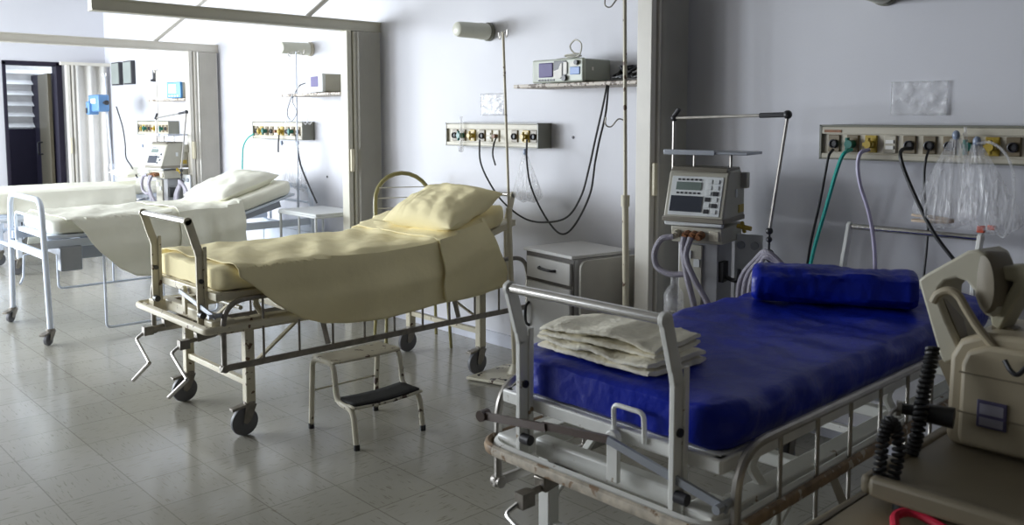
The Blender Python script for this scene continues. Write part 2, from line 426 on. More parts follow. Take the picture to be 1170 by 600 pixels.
# ================================================================== wall service panels
GP = 'medical gas and socket panels on the back wall'
def gas_panel(x0, x1, label, mods, grey_end=True):
    t = thing('service_panel', label, 'wall panel', ((x0 + x1) / 2, WY, 1.40), GP)
    z0, z1, yf = 1.405, 1.568, WY - 0.12
    m = MB(); m.bx(x0, x1, yf + 0.014, WY - 0.001, z0 + 0.004, z1 - 0.004); part('body', m, PANEL, t, bev=0.003)
    m = MB(); m.bx(x0 - 0.004, x1 + 0.004, yf - 0.004, WY - 0.001, z1 - 0.008, z1); m.bx(x0 - 0.004, x1 + 0.004, yf - 0.004, WY - 0.001, z0, z0 + 0.006)
    m.bx(x0 - 0.004, x0 + 0.006, yf - 0.004, WY - 0.001, z0, z1)
    m.bx(x1 - 0.006, x1 + 0.004, yf - 0.004, WY - 0.001, z0, z1)
    part('frame', m, PANELD, t, bev=0.001)
    m = MB(); m.bx(x0 + 0.006, x1 - 0.006, yf - 0.002, yf + 0.02, z1 - 0.042, z1 - 0.01); m.bx(x0 + 0.006, x1 - 0.006, yf - 0.002, yf + 0.02, z0 + 0.006, z0 + 0.028)
    part('front_strip', m, PANEL, t, bev=0.002)
    zc = z0 + 0.074
    for fx, kind in mods:
        x = fx
        m = MB(); m.bx(x - 0.028, x + 0.028, yf + 0.004, yf + 0.02, zc - 0.038, zc + 0.042)
        col = {'s': PLATE, 'y': YELLOW, 'g': PLATE, 'v': PANEL, 'w': PANEL}[kind]
        o = part('outlet', m, col, t, bev=0.003)
        if kind == 's':
            m = MB(); m.lathe((x, yf + 0.004, zc), (0, -1, 0), [(0, 0.021), (0.012, 0.021), (0.014, 0.016), (0.006, 0.014)], 16); part('socket', m, DARK, o)
        elif kind == 'y':
            m = MB(); m.cyl((x, yf + 0.004, zc), (x, yf - 0.035, zc), 0.017, seg=12); m.box((x, yf - 0.02, zc), (0.05, 0.016, 0.016)); m.cyl((x, yf - 0.02, zc - 0.03), (x, yf - 0.02, zc + 0.03), 0.009, seg=10)
            part('valve', m, YELLOW, o)
        elif kind == 'g':
            m = MB(); m.cyl((x, yf + 0.004, zc), (x, yf - 0.04, zc), 0.019, seg=12); m.cyl((x - 0.01, yf - 0.025, zc + 0.03), (x - 0.01, yf - 0.025, zc - 0.035), 0.010, seg=10)
            part('valve', m, GREEN, o)
        elif kind == 'v':
            m = MB(); m.cyl((x, yf + 0.004, zc), (x, yf - 0.02, zc), 0.014, seg=12); part('valve', m, RUST, o)
        else:
            m = MB(); m.bx(x - 0.018, x + 0.018, yf - 0.002, yf + 0.006, zc - 0.02, zc - 0.004); m.bx(x - 0.018, x + 0.018, yf - 0.002, yf + 0.006, zc + 0.006, zc + 0.022); part('switch', m, PAPER, o)
    return t
YP = WY - 0.12
def px_mods(lst): return [(wp(u, 170, YP).x, k) for u, k in lst]
gas_panel(-2.055, -0.95, 'service panel at right with green and yellow outlets, above the bare blue bed',
          px_mods([(952, 's'), (973, 'g'), (994, 'y'), (1016, 'w'), (1038, 's'), (1061, 's'), (1084, 's'), (1108, 'g'), (1133, 'y'), (1157, 's')]))
gas_panel(-4.91, -3.98, 'service panel above the pillow of the bed with yellow sheets', px_mods([(519, 's'), (528, 'g'), (539, 'y'), (550, 's'), (558, 'w'), (566, 'v'), (587, 's'), (600, 'y'), (609, 's')]))
gas_panel(-7.86, -6.93, 'service panel behind the thin pole of the white tubular bed', [(-7.86 + 0.06 + i * 0.098, k) for i, k in enumerate('sygsvysgs')])
gas_panel(-10.81, -9.88, 'farthest service panel, partly behind the distant ventilator', [(-10.81 + 0.06 + i * 0.098, k) for i, k in enumerate('sygsvysgs')])
p3 = bpy.data.objects['service_panel']
m = MB(); m.bx(-2.035, -1.95, YP - 0.005, YP - 0.001, 1.532, 1.545); part('red_label', m, RUST, p3, 'small reddish label strip')
for u, v, lb in ((655, 157, 'dark screw hole in the wall right of the middle service panel'), (374, 202, 'dark screw hole in the wall above the white side table')):
    p = wp(u, v, WY); m = MB(); m.lathe(p + V((0, -0.001, 0)), (0, -1, 0), [(0, 0.010), (0.004, 0.009), (0.005, 0.004)], 12)
    solo('wall_plug', m, DARK, lb, 'wall plug', p)
# shelves
GS = 'stone shelves fixed to the back wall'
for x0, x1, lb in ((-4.02, -3.04, 'speckled stone wall shelf carrying the long grey monitor and its cables'),
                   (-6.98, -6.02, 'speckled wall shelf left of the dark-beamed curtain, carrying a small beige monitor'),
                   (-10.02, -8.98, 'farthest wall shelf, carrying the blue-fronted monitor')):
    m = MB(); m.bx(x0, x1, 3.80, WY - 0.001, 1.785, 1.808)
    solo('wall_shelf', m, STONE, lb, 'shelf', ((x0 + x1) / 2, WY - 0.001, 1.785), GS, bev=0.004)
# wall lamps: drums on wall plates pointing into the room
GL = 'ivory cylindrical lamps on the back wall'
for X, z, lb in ((-4.58, 2.195, 'cylindrical wall lamp above the bed with yellow sheets'), (-6.96, 2.21, 'cylindrical wall lamp behind the thin pole of the white tubular bed')):
    t = thing('wall_lamp', lb, 'lamp', (X, WY, z), GL)
    m = MB(); m.lathe((X, WY - 0.001, z), (0, -1, 0), [(0, 0.064), (0.018, 0.064), (0.022, 0.060), (0.03, 0.05)], 28); part('wall_plate', m, PANELD if X > -5 else PANEL, t)
    m = MB(); m.lathe((X, WY - 0.03, z), (0, -1, 0), [(0, 0.056), (0.05, 0.058), (0.055, 0.055), (0.24, 0.052), (0.262, 0.046), (0.27, 0.034)], 28); part('lamp_shade', m, LAMP, t)
X = wp(1012, 0, WY).x; z = wp(990, 2, 3.95).z + 0.055
t = thing('wall_lamp', 'wall lamp cut off by the top edge of the view, above the right-hand bed', 'lamp', (X, WY, z), GL)
m = MB(); m.lathe((X, WY - 0.001, z), (0, -1, 0), [(0, 0.064), (0.018, 0.064), (0.022, 0.060), (0.03, 0.05)], 28); part('wall_plate', m, PANELD, t)
m = MB(); m.lathe((X, WY - 0.03, z), (0, -1, 0), [(0, 0.056), (0.05, 0.058), (0.055, 0.055), (0.24, 0.052), (0.262, 0.046), (0.27, 0.034)], 28); part('lamp_shade', m, LAMP, t)
# little fixtures of the far bay
t = thing('wall_box', 'left one of two small grey boxes high in the far corner', 'wall box', (-11.69, WY, 2.02), 'grey boxes high in the far corner')
def wallbox(t, xa, xb):
    m = MB(); m.bx(xa, xb, WY - 0.05, WY - 0.001, 2.02, 2.31); part('case', m, DARK, t, bev=0.006)
    m = MB(); m.bx(xa + 0.014, xb - 0.014, WY - 0.058, WY - 0.048, 2.034, 2.296); part('cover', m, BOXG, t, bev=0.004)
wallbox(t, -11.84, -11.56)
t = thing('wall_box', 'right one of two small grey boxes high in the far corner', 'wall box', (-11.28, WY, 2.02), 'grey boxes high in the far corner')
wallbox(t, -11.42, -11.14)
m = MB(); m.bx(-10.55, -10.50, WY - 0.02, WY - 0.001, 2.03, 2.17); m.bx(-10.55, -10.50, WY - 0.05, WY - 0.02, 2.03, 2.06)
solo('wall_hook', m, DARK, 'small dark hook on the wall to the right of the two grey boxes', 'hook', (-10.52, WY, 2.03), bev=0.003)
# plastic sleeves taped to the wall
def sleeve(x0, x1, z0, z1, label):
    def fn(u, v):
        return V((x0 + u * (x1 - x0), WY - 0.006 - 0.004 * (1 + nz(u * 6, v * 5)), z0 + v * (z1 - z0)))
    t = thing('plastic_sleeve', label, 'sleeve', ((x0 + x1) / 2, WY, z0), 'clear sleeves on the wall')
    part('film', MB().grid(fn, 24, 12), CLEARW, t, solid=0.001)
    e = MB(); zz = [(x0, z0), (x1, z0), (x1, z1), (x0, z1)]
    e.tube([V((x, WY - 0.01, z)) for x, z in zz], 0.0035, 6, closed=True); part('welded_edge', e, CLEARW, t)
sleeve(-4.66, -4.42, 1.62, 1.77, 'clear plastic sleeve on the wall over the middle service panel')
sleeve(-1.77, -1.52, 1.615, 1.765, 'clear plastic sleeve on the wall over the right-hand service panel')

# ================================================================== hospital beds (crank beds)
def caster(parent, x, y, r=0.072, wm=WHEELG, fm=DSTEEL, brake=True, ang=0.0):
    c, s_ = math.cos(ang), math.sin(ang)
    def T(a, b, z): return V((x + a * c - b * s_, y + a * s_ + b * c, z))
    m = MB()
    m.cyl(T(0, 0, 2 * r + 0.012), T(0, 0, 2 * r + 0.03), 0.03, seg=14)
    for sx in (-0.022, 0.022):
        m.prism([T(sx - 0.0025, 0.03, 2 * r + 0.014), T(sx - 0.0025, -0.03, 2 * r + 0.014), T(sx - 0.0025, -0.045, r), T(sx - 0.0025, -0.025, r - 0.012), T(sx - 0.0025, -0.0, r + 0.01)], T(0.005, 0, 0) - T(0, 0, 0))
    if brake: m.bar(T(0, -0.02, 2 * r + 0.012), T(0, -0.10, 2 * r + 0.0), 0.04, 0.014)
    o = part('caster', m, fm, parent, bev=0.002)
    ctr = T(0, -0.03, r)
    ax = (T(1, 0, 0) - T(0, 0, 0))
    w = MB(); w.lathe(ctr - ax * 0.014, ax, [(0, r * 0.45), (0.001, r * 0.86), (0.003, r * 0.97), (0.014, r), (0.025, r * 0.97), (0.027, r * 0.86), (0.028, r * 0.45)], 28)
    w.cyl(ctr - ax * 0.024, ctr + ax * 0.024, r * 0.2, seg=12)
    part('wheel', w, wm, o)

def crank(parent, p, flip, m_=STEEL):
    m = MB(); p = V(p)
    a = p + V((-0.03 * flip, -0.07, -0.05)); b = a + V((0.25, -0.03, -0.07)); c = b + V((-0.17, -0.02, -0.12))
    m.tube([p + V((0, 0.14, 0.01)), p], 0.011); m.box(p + V((0, -0.02, -0.01)), (0.035, 0.05, 0.045))
    o = part('crank_shaft', m, DSTEEL, parent)
    m = MB(); m.tube(fillet([p + V((0, -0.03, -0.01)), a, b], 0.02), 0.008); m.tube([b, c], 0.010); part('crank_handle', m, m_, o)

def crank_bed(cx, dy, label, P, rim, rail_m, bar_m, rail_dz=(0, 0), back=R(12), group=None, cranks=2, far_rail=True, near_rail=True):
    t = thing('hospital_bed', label, 'bed', (cx, dy + 2.8, 0), group)
    Y = lambda y: y + dy
    # legs, casters
    for sx in (-1, 1):
        for y in (2.0, 3.56):
            m = MB(); m.bx(cx + sx * 0.365 - 0.025, cx + sx * 0.365 + 0.025, Y(y) - 0.025, Y(y) + 0.025, 0.165, 0.545)
            part('leg', m, P, t, bev=0.006)
            caster(t, cx + sx * 0.365, Y(y), wm=WHEELG)
    # chassis
    m = MB()
    for sx in (-1, 1):
        m.bx(cx + sx * 0.365 - 0.03, cx + sx * 0.365 + 0.03, Y(1.84), Y(3.75), 0.54, 0.605)
        for y, dr in ((2.03, 1), (3.53, -1)):
            m.bar((cx + sx * 0.365, Y(y), 0.36), (cx + sx * 0.365, Y(y + dr * 0.26), 0.55), 0.03, 0.012)
    for y in (2.35, 3.0, 3.70): m.bx(cx - 0.365, cx + 0.365, Y(y) - 0.02, Y(y) + 0.02, 0.55, 0.59)
    part('chassis', m, P, t, bev=0.004)
    m = MB(); m.bx(cx - 0.27, cx + 0.27, Y(1.84), Y(1.89), 0.565, 0.625); m.bx(cx - 0.40, cx - 0.305, Y(1.80), Y(1.92), 0.555, 0.615); m.bx(cx + 0.305, cx + 0.40, Y(1.80), Y(1.92), 0.555, 0.615)
    part('foot_beam', m, P, t, bev=0.008)
    for y in (2.0, 3.56):
        m = MB(); m.bx(cx - 0.365, cx + 0.365, Y(y) - 0.015, Y(y) + 0.015, 0.25, 0.28); part('leg_crossbar', m, P, t, bev=0.003)
    m = MB(); m.cyl((cx - 0.36, Y(1.97), 0.655), (cx + 0.36, Y(1.97), 0.655), 0.011, seg=10); part('cross_tube', m, P, t)
    # bumper running round the foot and along both sides
    pts = fillet([(cx - 0.445, Y(3.72), 0.60), (cx - 0.445, Y(1.75), 0.58), (cx + 0.445, Y(1.75), 0.58), (cx + 0.445, Y(3.72), 0.60)], 0.11 if P is WHITE else 0.035, 8)
    for seg_, mm in ((pts[8:-8] if rim is BROWN else pts, TAN if rim is BROWN else rim), (pts[:9], rim), (pts[-9:], rim)):
        if len(seg_) == 9 and rim is not BROWN: continue
        m = MB(); m.tube(seg_, 0.012, 8, flat=1.5); part('bumper_rim', m, mm, t)
    m = MB(); inn = fillet([(cx - 0.42, Y(3.72), 0.60), (cx - 0.42, Y(1.775), 0.58), (cx + 0.42, Y(1.775), 0.58), (cx + 0.42, Y(3.72), 0.60)], 0.10 if P is WHITE else 0.03, 8); m.tube(inn, 0.016 if P is WHITE else 0.011, 8, flat=1.3)
    for sx in (-1, 1): 
        for y in (2.0, 3.5): m.bx(cx + sx * 0.41 - 0.03, cx + sx * 0.41 + 0.03, Y(y) - 0.015, Y(y) + 0.015, 0.57, 0.59)
    part('bumper', m, P, t)
    # platform: flat part and raised back part
    yb = 3.12; zt = 0.75; yh = 3.12 + 0.72 * math.cos(back); zh = zt + 0.72 * math.sin(back)
    m = MB()
    m.bx(cx - 0.40, cx + 0.40, Y(1.825), Y(1.87), zt - 0.04, zt)
    for sx in (-1, 1):
        m.bar((cx + sx * 0.385, Y(1.83), zt - 0.02), (cx + sx * 0.385, Y(yb), zt - 0.02), 0.035, 0.04)
        m.bar((cx + sx * 0.385, Y(yb), zt - 0.02), (cx + sx * 0.385, Y(yh), zh - 0.02), 0.035, 0.04)
    m.bx(cx - 0.40, cx + 0.40, Y(yb) - 0.02, Y(yb) + 0.02, zt - 0.04, zt)
    m.bar((cx - 0.40, Y(yh), zh - 0.02), (cx + 0.40, Y(yh), zh - 0.02), 0.04, 0.04)
    part('platform_frame', m, P, t, bev=0.005)
    m = MB(); m.bx(cx - 0.385, cx + 0.385, Y(1.85), Y(yb), zt - 0.006, zt + 0.002)
    m.bar((cx, Y(yb), zt - 0.002), (cx, Y(yh), zh - 0.002), 0.77, 0.008); part('platform', m, P, t)
    # curved stays between platform and chassis
    for sx in (-1, 1):
        for y in (2.05, 2.9):
            m = MB(); m.tube(spline([(cx + sx * 0.37, Y(y), 0.715), (cx + sx * 0.345, Y(y + 0.01), 0.66), (cx + sx * 0.36, Y(y + 0.04), 0.60)]), 0.016, 8); part('stay', m, P, t)
    for sx in (-1, 1):
        m = MB(); m.bar((cx + sx * 0.25, Y(3.05), 0.60), (cx + sx * 0.25, Y(3.45), zt + 0.33 * math.sin(back) - 0.04), 0.03, 0.03)
        part('backrest_arm', m, GREYM, t, bev=0.003)
    # uprights with a bar, at foot and head
    for ye, sg in ((1.80, -1), (3.86, 1)):
        o = None
        for sx in (-1, 1):
            x = cx + sx * 0.283; m = MB()
            zb = 0.545 if sg < 0 else 0.56
            prof = [(0, zb), (0, 0.93), (sg * 0.012, 0.97), (sg * 0.055, 1.105)]
            for (a, za), (b, zb2) in zip(prof[:-1], prof[1:]):
                m.bar((x, Y(ye + a), za - 0.004), (x, Y(ye + b), zb2 + 0.004), 0.018, 0.040)
            m.lathe((x - 0.009, Y(ye + sg * 0.055), 1.10), (1, 0, 0), [(0, 0.021), (0.018, 0.021)], 16)
            o = part('upright', m, P, t, bev=0.003)
            if sg < 0:
                m = MB(); m.bx(x - 0.004 + 0.014 * 1, x + 0.004 + 0.014, Y(ye) + 0.012, Y(ye) + 0.03, 0.62, 0.97); part('bracket_strip', m, P, o, bev=0.002)
                m = MB(); m.cyl((x - 0.016, Y(ye), 0.80), (x + 0.016, Y(ye), 0.80), 0.012, seg=12); part('bolt', m, DARK, o)
                m = MB(); m.cyl((x + 0.010, Y(ye) - 0.01, 0.635), (x + 0.045, Y(ye) - 0.01, 0.635), 0.016, seg=12); part('bolt', m, DARK, o)
        m = MB(); m.cyl((cx - 0.283, Y(ye + sg * 0.055), 1.10), (cx + 0.283, Y(ye + sg * 0.055), 1.10), 0.0145, seg=16); part('end_bar', m, bar_m, t)
    for sx in (-1, 1):
        m = MB(); m.bx(cx + sx * 0.283 - 0.02, cx + sx * 0.283 + 0.02, Y(3.70), Y(3.88), 0.55, 0.59); part('bracket', m, P, t)
    # small loop handle at the foot edge, centre bracket with its two link bars
    if P is WHITE:
        m = MB(); m.tube(fillet([(cx + 0.06, Y(1.822), zt - 0.02), (cx + 0.06, Y(1.817), zt + 0.065), (cx + 0.165, Y(1.817), zt + 0.065), (cx + 0.165, Y(1.822), zt - 0.02)], 0.02), 0.007)
        part('loop_handle', m, P, t)
    m = MB(); m.bx(cx + 0.05, cx + 0.09, Y(1.80), Y(1.815), 0.60, 0.725); m.lathe((cx + 0.07, Y(1.795), 0.725), (0, 1, 0), [(0, 0.022), (0.022, 0.022)], 16); part('centre_bracket', m, P, t, bev=0.003)
    m = MB(); m.bar((cx - 0.43, Y(1.78), 0.665), (cx - 0.16, Y(1.775), 0.70), 0.010, 0.024); m.bar((cx - 0.18, Y(1.780), 0.70), (cx + 0.07, Y(1.785), 0.725), 0.010, 0.022)
    m.cyl((cx - 0.445, Y(1.80), 0.665), (cx - 0.44, Y(1.765), 0.665), 0.018, seg=12)
    if P is WHITE: part('link_bar', m, DARKB, t, 'dark worn link bar')
    else: m.bm.free()
    m = MB(); m.bar((cx + 0.07, Y(1.783), 0.725), (cx + 0.44, Y(1.80), 0.645), 0.010, 0.022); m.cyl((cx + 0.425, Y(1.77), 0.648), (cx + 0.425, Y(1.85), 0.648), 0.012, seg=10); part('link_bar', m, GREYM, t, 'grey link bar')
    # folding side rails
    for sx, on, dz in ((1, near_rail, rail_dz[0]), (-1, far_rail, rail_dz[1])):
        if not on: continue
        x = cx + sx * 0.437
        za, zb = 0.385 + dz, 0.715 + dz
        m = MB(); m.tube(fillet([(x, Y(1.84), za), (x, Y(1.84), zb), (x, Y(3.90), zb), (x, Y(3.90), za)], 0.13, 8), 0.0135, 10)
        o = part('side_rail', m, rail_m, t)
        m = MB(); m.bar((x, Y(1.82), za), (x, Y(3.92), za), 0.016, 0.032); m.cyl((x - 0.02, Y(1.84), za), (x + 0.02, Y(1.84), za), 0.02, seg=12); part('lower_bar', m, rail_m, o, bev=0.003)
        for k in range(9):
            m = MB(); y = Y(2.05 + 0.2 * k); m.cyl((x, y, za), (x, y, zb), 0.0065, seg=8); part('baluster', m, rail_m, o)
        for y in (2.4, 3.3):
            m = MB(); m.bar((cx + sx * 0.40, Y(y), 0.57), (x, Y(y + 0.02), za + 0.02), 0.012, 0.025); part('rail_arm', m, rail_m, o)
    if cranks >= 1: crank(t, (cx - 0.17 if cranks == 1 else cx + 0.30, Y(1.72), 0.515), 1, CHROME if cranks == 1 else STEEL)
    if cranks >= 2: crank(t, (cx - 0.10, Y(1.70), 0.515), 1)
    if cranks >= 1:
        for q in ([0.30, -0.10] if cranks == 2 else [-0.17]):
            m = MB(); m.bar((cx + q, Y(1.76), 0.53), (cx + q, Y(1.95), 0.56), 0.045, 0.045); part('crank_housing', m, DSTEEL, t, bev=0.004)
    return t

GB = 'hospital beds in the ward'
bed2 = crank_bed(-4.43, 0, 'cream crank bed made up with yellow sheets, side rail lowered, step stool beside it', CREAM, CREAM, DSTEEL, CHROME, (0, 0.04), R(16.5), GB, 2)
bed3 = crank_bed(-1.58, 0, 'nearest bed, white painted frame with chrome end bar and bare royal blue mattress', WHITE, BROWN, STEEL, CHROME, (0.065, 0.05), R(2), GB, 1)
bed0 = crank_bed(-10.3, 0.42, 'farthest bed, beyond the white tubular bed and below the doorway, with cream bedspread', BLUEW, BLUEW, BLUEW, STEEL, (0, 0), R(2), GB, 1, near_rail=False)

# ------------------------------------------------------------------ bedding
def rrect(w, h, r, n=5):
    pts = []
    for cx, cz, a0 in ((w / 2 - r, h - r, 0), (-w / 2 + r, h - r, 90), (-w / 2 + r, r, 180), (w / 2 - r, r, 270)):
        for k in range(n + 1):
            a = R(a0 + 90 * k / n); pts.append((cx + r * math.cos(a), cz + r * math.sin(a)))
    # add midpoints on the long flats so that wrinkles can live there
    out = []
    N = len(pts)
    for i in range(N):
        a, b = pts[i], pts[(i + 1) % N]; out.append(a)
        L = math.dist(a, b)
        for k in range(1, int(L / 0.05)): 
            f = k / int(L / 0.05); out.append((a[0] + (b[0] - a[0]) * f, a[1] + (b[1] - a[1]) * f))
    return out

def mattress(cx, ys, zfun, w, h, r, wr=0.004, fr=7, seedv=0.0, pr=0.07):
    """lofted rounded block; ys list of y stations, zfun(y) underside height"""
    m = MB(); base = rrect(w, h, r); rings = []
    n = len(ys)
    for i, y in enumerate(ys):
        e = min(i, n - 1 - i)
        sh = [0.90, 0.955, 0.985, 0.997][e] if e < 4 else 1.0
        ring = []
        for (a, b) in base:
            dd = min(y - ys[0], ys[-1] - y); inset = pr - math.sqrt(max(0, pr * pr - max(0, pr - dd) ** 2)); px_, pz = a * (1 - inset * 2 / w), h / 2 + (b - h / 2) * (1 - (1 - sh) * 2.2)
            q = V((cx + px_, y, zfun(y) + pz))
            d = nz(q.x * fr + seedv, q.y * fr, q.z * fr * 1.5) * wr
            q += V((a / w * d * 2, 0, d))
            ring.append(q)
        rings.append(ring)
    return m.ring_loft(rings)

def stations(a, b, n):
    L = b - a
    return [a, a + 0.008, a + 0.022, a + 0.04] + [a + 0.06 + (L - 0.12) * k / n for k in range(n + 1)] + [b - 0.04, b - 0.022, b - 0.008, b]

def zback(dy, back, z0=0.754, yb=3.12):
    def f(y):
        t_ = y - dy - yb
        return z0 + (max(0, t_) * math.tan(back) if t_ > 0 else 0)
    return f
zb2 = zback(0, R(16.5)); zb3 = zback(0, R(2)); zb1 = zback(0, R(16), 0.765); zb0 = zback(0.42, R(2))
solo('mattress', mattress(-4.43, stations(1.845, 3.74, 60), zb2, 0.84, 0.115, 0.045, 0.016, 9), SHEETY, 'mattress in a yellow fitted sheet on the cream crank bed', 'mattress', (-4.43, 2.8, 0.793), 'mattresses on the beds')
solo('mattress', mattress(-1.575, stations(1.84, 3.74, 110), zb3, 0.81, 0.120, 0.045, 0.013, 10, 3, 0.09), BLUEV, 'bare royal blue vinyl mattress on the nearest bed', 'mattress', (-1.58, 2.8, 0.793), 'mattresses on the beds')
solo('mattress', mattress(-10.3, stations(2.15, 4.0, 30), zb0, 0.84, 0.10, 0.045, 0.004, 7, 5), SHEETW, 'mattress of the farthest bed under the cream bedspread', 'mattress', (-10.3, 3.0, 0.793), 'mattresses on the beds')
# seam piping on the blue mattress
m = MB()
for yy, s_ in ((1.735, 1),):
    m.tube([V((-1.58 + x, yy, 0.9305)) for x in [i * 0.05 - 0.38 for i in range(16)]], 0.003, 6)

def cloth_path(cx, w, ztop, y, hem_r, hem_l, t, flare=0.03):
    """point at arc parameter t (0 = far hem, 1 = near hem)"""
    h = w / 2; r = 0.03
    dl, dr = max(ztop - hem_l, 0.001), max(ztop - hem_r, 0.001)
    L = dl + w + dr; s = t * L
    if s < dl:
        d = dl - s; return V((cx - h - 0.012 - flare * min(1, d / 0.2), y, ztop - 0.01 - d + 0.01)), 'l', d
    if s > dl + w:
        d = s - dl - w; return V((cx + h + 0.012 + flare * min(1, d / 0.2), y, ztop - d)), 'r', d
    x = -h + (s - dl)
    e = min(abs(x + h), abs(h - x))
    drop = 0.012 * (1 - min(1, e / 0.04)) ** 2
    return V((cx + x, y, ztop - drop)), 't', 0

def interp(tab, y):
    if y <= tab[0][0]: return tab[0][1]
    for (a, b), (c, d) in zip(tab[:-1], tab[1:]):
        if y <= c: return b + (d - b) * (y - a) / (c - a)
    return tab[-1][1]

def drape(cx, w, y0f, y1f, topf, hemr, heml, ny=90, nt=70, fold=0.010, ff=9, seedv=0, flare=0.035, wr=0.006):
    """y0f/y1f(t) give the foot and head borders at each arc parameter"""
    m = MB()
    def fn(u, v):
        y = y0f(v) + (y1f(v) - y0f(v)) * u
        p, side, d = cloth_path(cx, w, topf(y), y, hemr(y), heml(y), v, flare)
        q = nz(y * ff + seedv, d * 2.2, side == 'r')
        if side == 't':
            p.z += wr * nz(p.x * 4 + p.y * 5, p.y * 3.1 + seedv, 2) + 0.004 * nz(p.x * 12, p.y * 16, seedv) + 0.004
        else:
            k = min(1, d / 0.15); sg = 1 if side == 'r' else -1
            p.x += sg * (fold * k * (q + 0.6 * math.sin(y * ff * 1.7 + seedv)) + 0.004)
            p.y += 0.02 * k * nz(y * 5, d * 4, 9)
            # a shallow draped swag across the hanging side
            p.x += sg * 0.008 * k * math.sin(d * 28 + y * 3)
        return p
    return m.grid(fn, ny, nt)

# bed 2: big yellow sheet and the turned down band at the head
top2 = lambda y: zb2(y) + 0.122
hem2 = lambda y: interp([(1.88, 0.86), (1.98, 0.78), (2.10, 0.68), (2.24, 0.575), (2.36, 0.53), (2.5, 0.512), (2.75, 0.50), (3.0, 0.512), (3.25, 0.53)], y)
heml2 = lambda y: 0.80
s2 = drape(-4.43, 0.86, lambda v: 1.90 + (0.02 * v), lambda v: 3.27, top2, hem2, heml2, 90, 80, 0.018, 4.0, 2, 0.05, 0.022)
solo('bed_sheet', s2, SHEETY, 'large pale yellow sheet draped over the cream crank bed, sagging low on the near side', 'sheet', (-4.43, 2.6, 0.79), 'sheets on the beds', solid=0.004)
hem2b = lambda y: interp([(3.16, 0.53), (3.4, 0.535), (3.66, 0.560)], y)
def y1b(v): return 3.42 + 0.24 * max(0, min(1, (v - 0.62) / 0.33))
s2b = drape(-4.43, 0.885, lambda v: 3.16, y1b, lambda y: top2(y) + 0.006, hem2b, lambda y: 0.62, 40, 80, 0.006, 6, 5, 0.052, 0.008)
solo('folded_sheet', s2b, SHEETY, 'turned down band of yellow sheet below the pillow, hanging on the near side', 'sheet', (-4.43, 3.4, 0.82), 'sheets on the beds', solid=0.006)

def pillow(c, sx, sy, h, tilt=0, yaw=0, seedv=0.0, stripes=False, n=26):
    M = Matrix.Translation(V(c)) @ Matrix.Rotation(yaw, 4, 'Z') @ Matrix.Rotation(tilt, 4, 'X')
    m = MB()
    def surf(sg):
        def fn(u, v):
            a, b = u * 2 - 1, v * 2 - 1
            k = max(0, (1 - abs(a) ** 3.2)) ** 0.55 * max(0, (1 - abs(b) ** 3.2)) ** 0.55
            pin = 1 - 0.07 * (1 - abs(b) ** 2) * abs(a) ** 4
            piny = 1 - 0.07 * (1 - abs(a) ** 2) * abs(b) ** 4
            z = sg * h / 2 * k * (1 + 0.22 * nz(a * 3 + seedv, b * 3, sg)) + 0.004 * k * nz(a * 6 + seedv, b * 7, 3) + (0.0025 * k * math.sin(a * 52) if stripes and -0.92 < a < -0.35 and sg > 0 else 0)
            return M @ V((a * sx / 2 * pin, b * sy / 2 * piny, z))
        return fn
    m.grid(surf(1), n, n); m.grid(surf(-1), n, n)
    return m

solo('pillow', pillow((-4.27, 3.42, 1.045), 0.64, 0.48, 0.20, R(22), R(3), 1, True, 60), SHEETY, 'plump pillow in yellow case on the cream crank bed', 'pillow', (-4.47, 3.56, 1.0), 'pillows on the beds')

# bed 3: roll and towels
def roll():
    m = MB(); rings = []; n = 60; A0, B0 = V((-1.86, 3.08, 0)), V((-1.33, 3.36, 0)); ax = (B0 - A0).normalized(); sd = V((-ax.y, ax.x, 0))
    for i in range(n + 1):
        u = i / n; x = -1.86 + 0.64 * u; c0 = A0.lerp(B0, u)
        e = min(u, 1 - u) * 2
        k = min(1, (e / 0.10)) ** 0.5 if e < 0.10 else 1
        k = 0.80 + 0.2 * k
        ring = []
        for j in range(36):
            a = 2 * PI * j / 36
            ca, sa = math.cos(a), math.sin(a)
            q = c0 + sd * (0.105 * k * (abs(ca) ** 0.75) * (1 if ca > 0 else -1)) + V((0, 0, 0.950 + 0.068 * k * (abs(sa) ** 0.6) * (1 if sa > 0 else -1)))
            q += (sd * ca + V((0, 0, max(sa, -0.2)))) * (0.018 * nz(x * 7, ca * 2.0, sa * 2.0) + 0.008 * abs(nz(x * 22 + ca * 6, ca * 5, sa * 8)))
            ring.append(q)
        rings.append(ring)
    return m.ring_loft(rings)
solo('bolster', roll(), BLUEV, 'crumpled royal blue bolster lying across the head of the blue mattress', 'bolster', (-1.57, 3.23, 0.878))

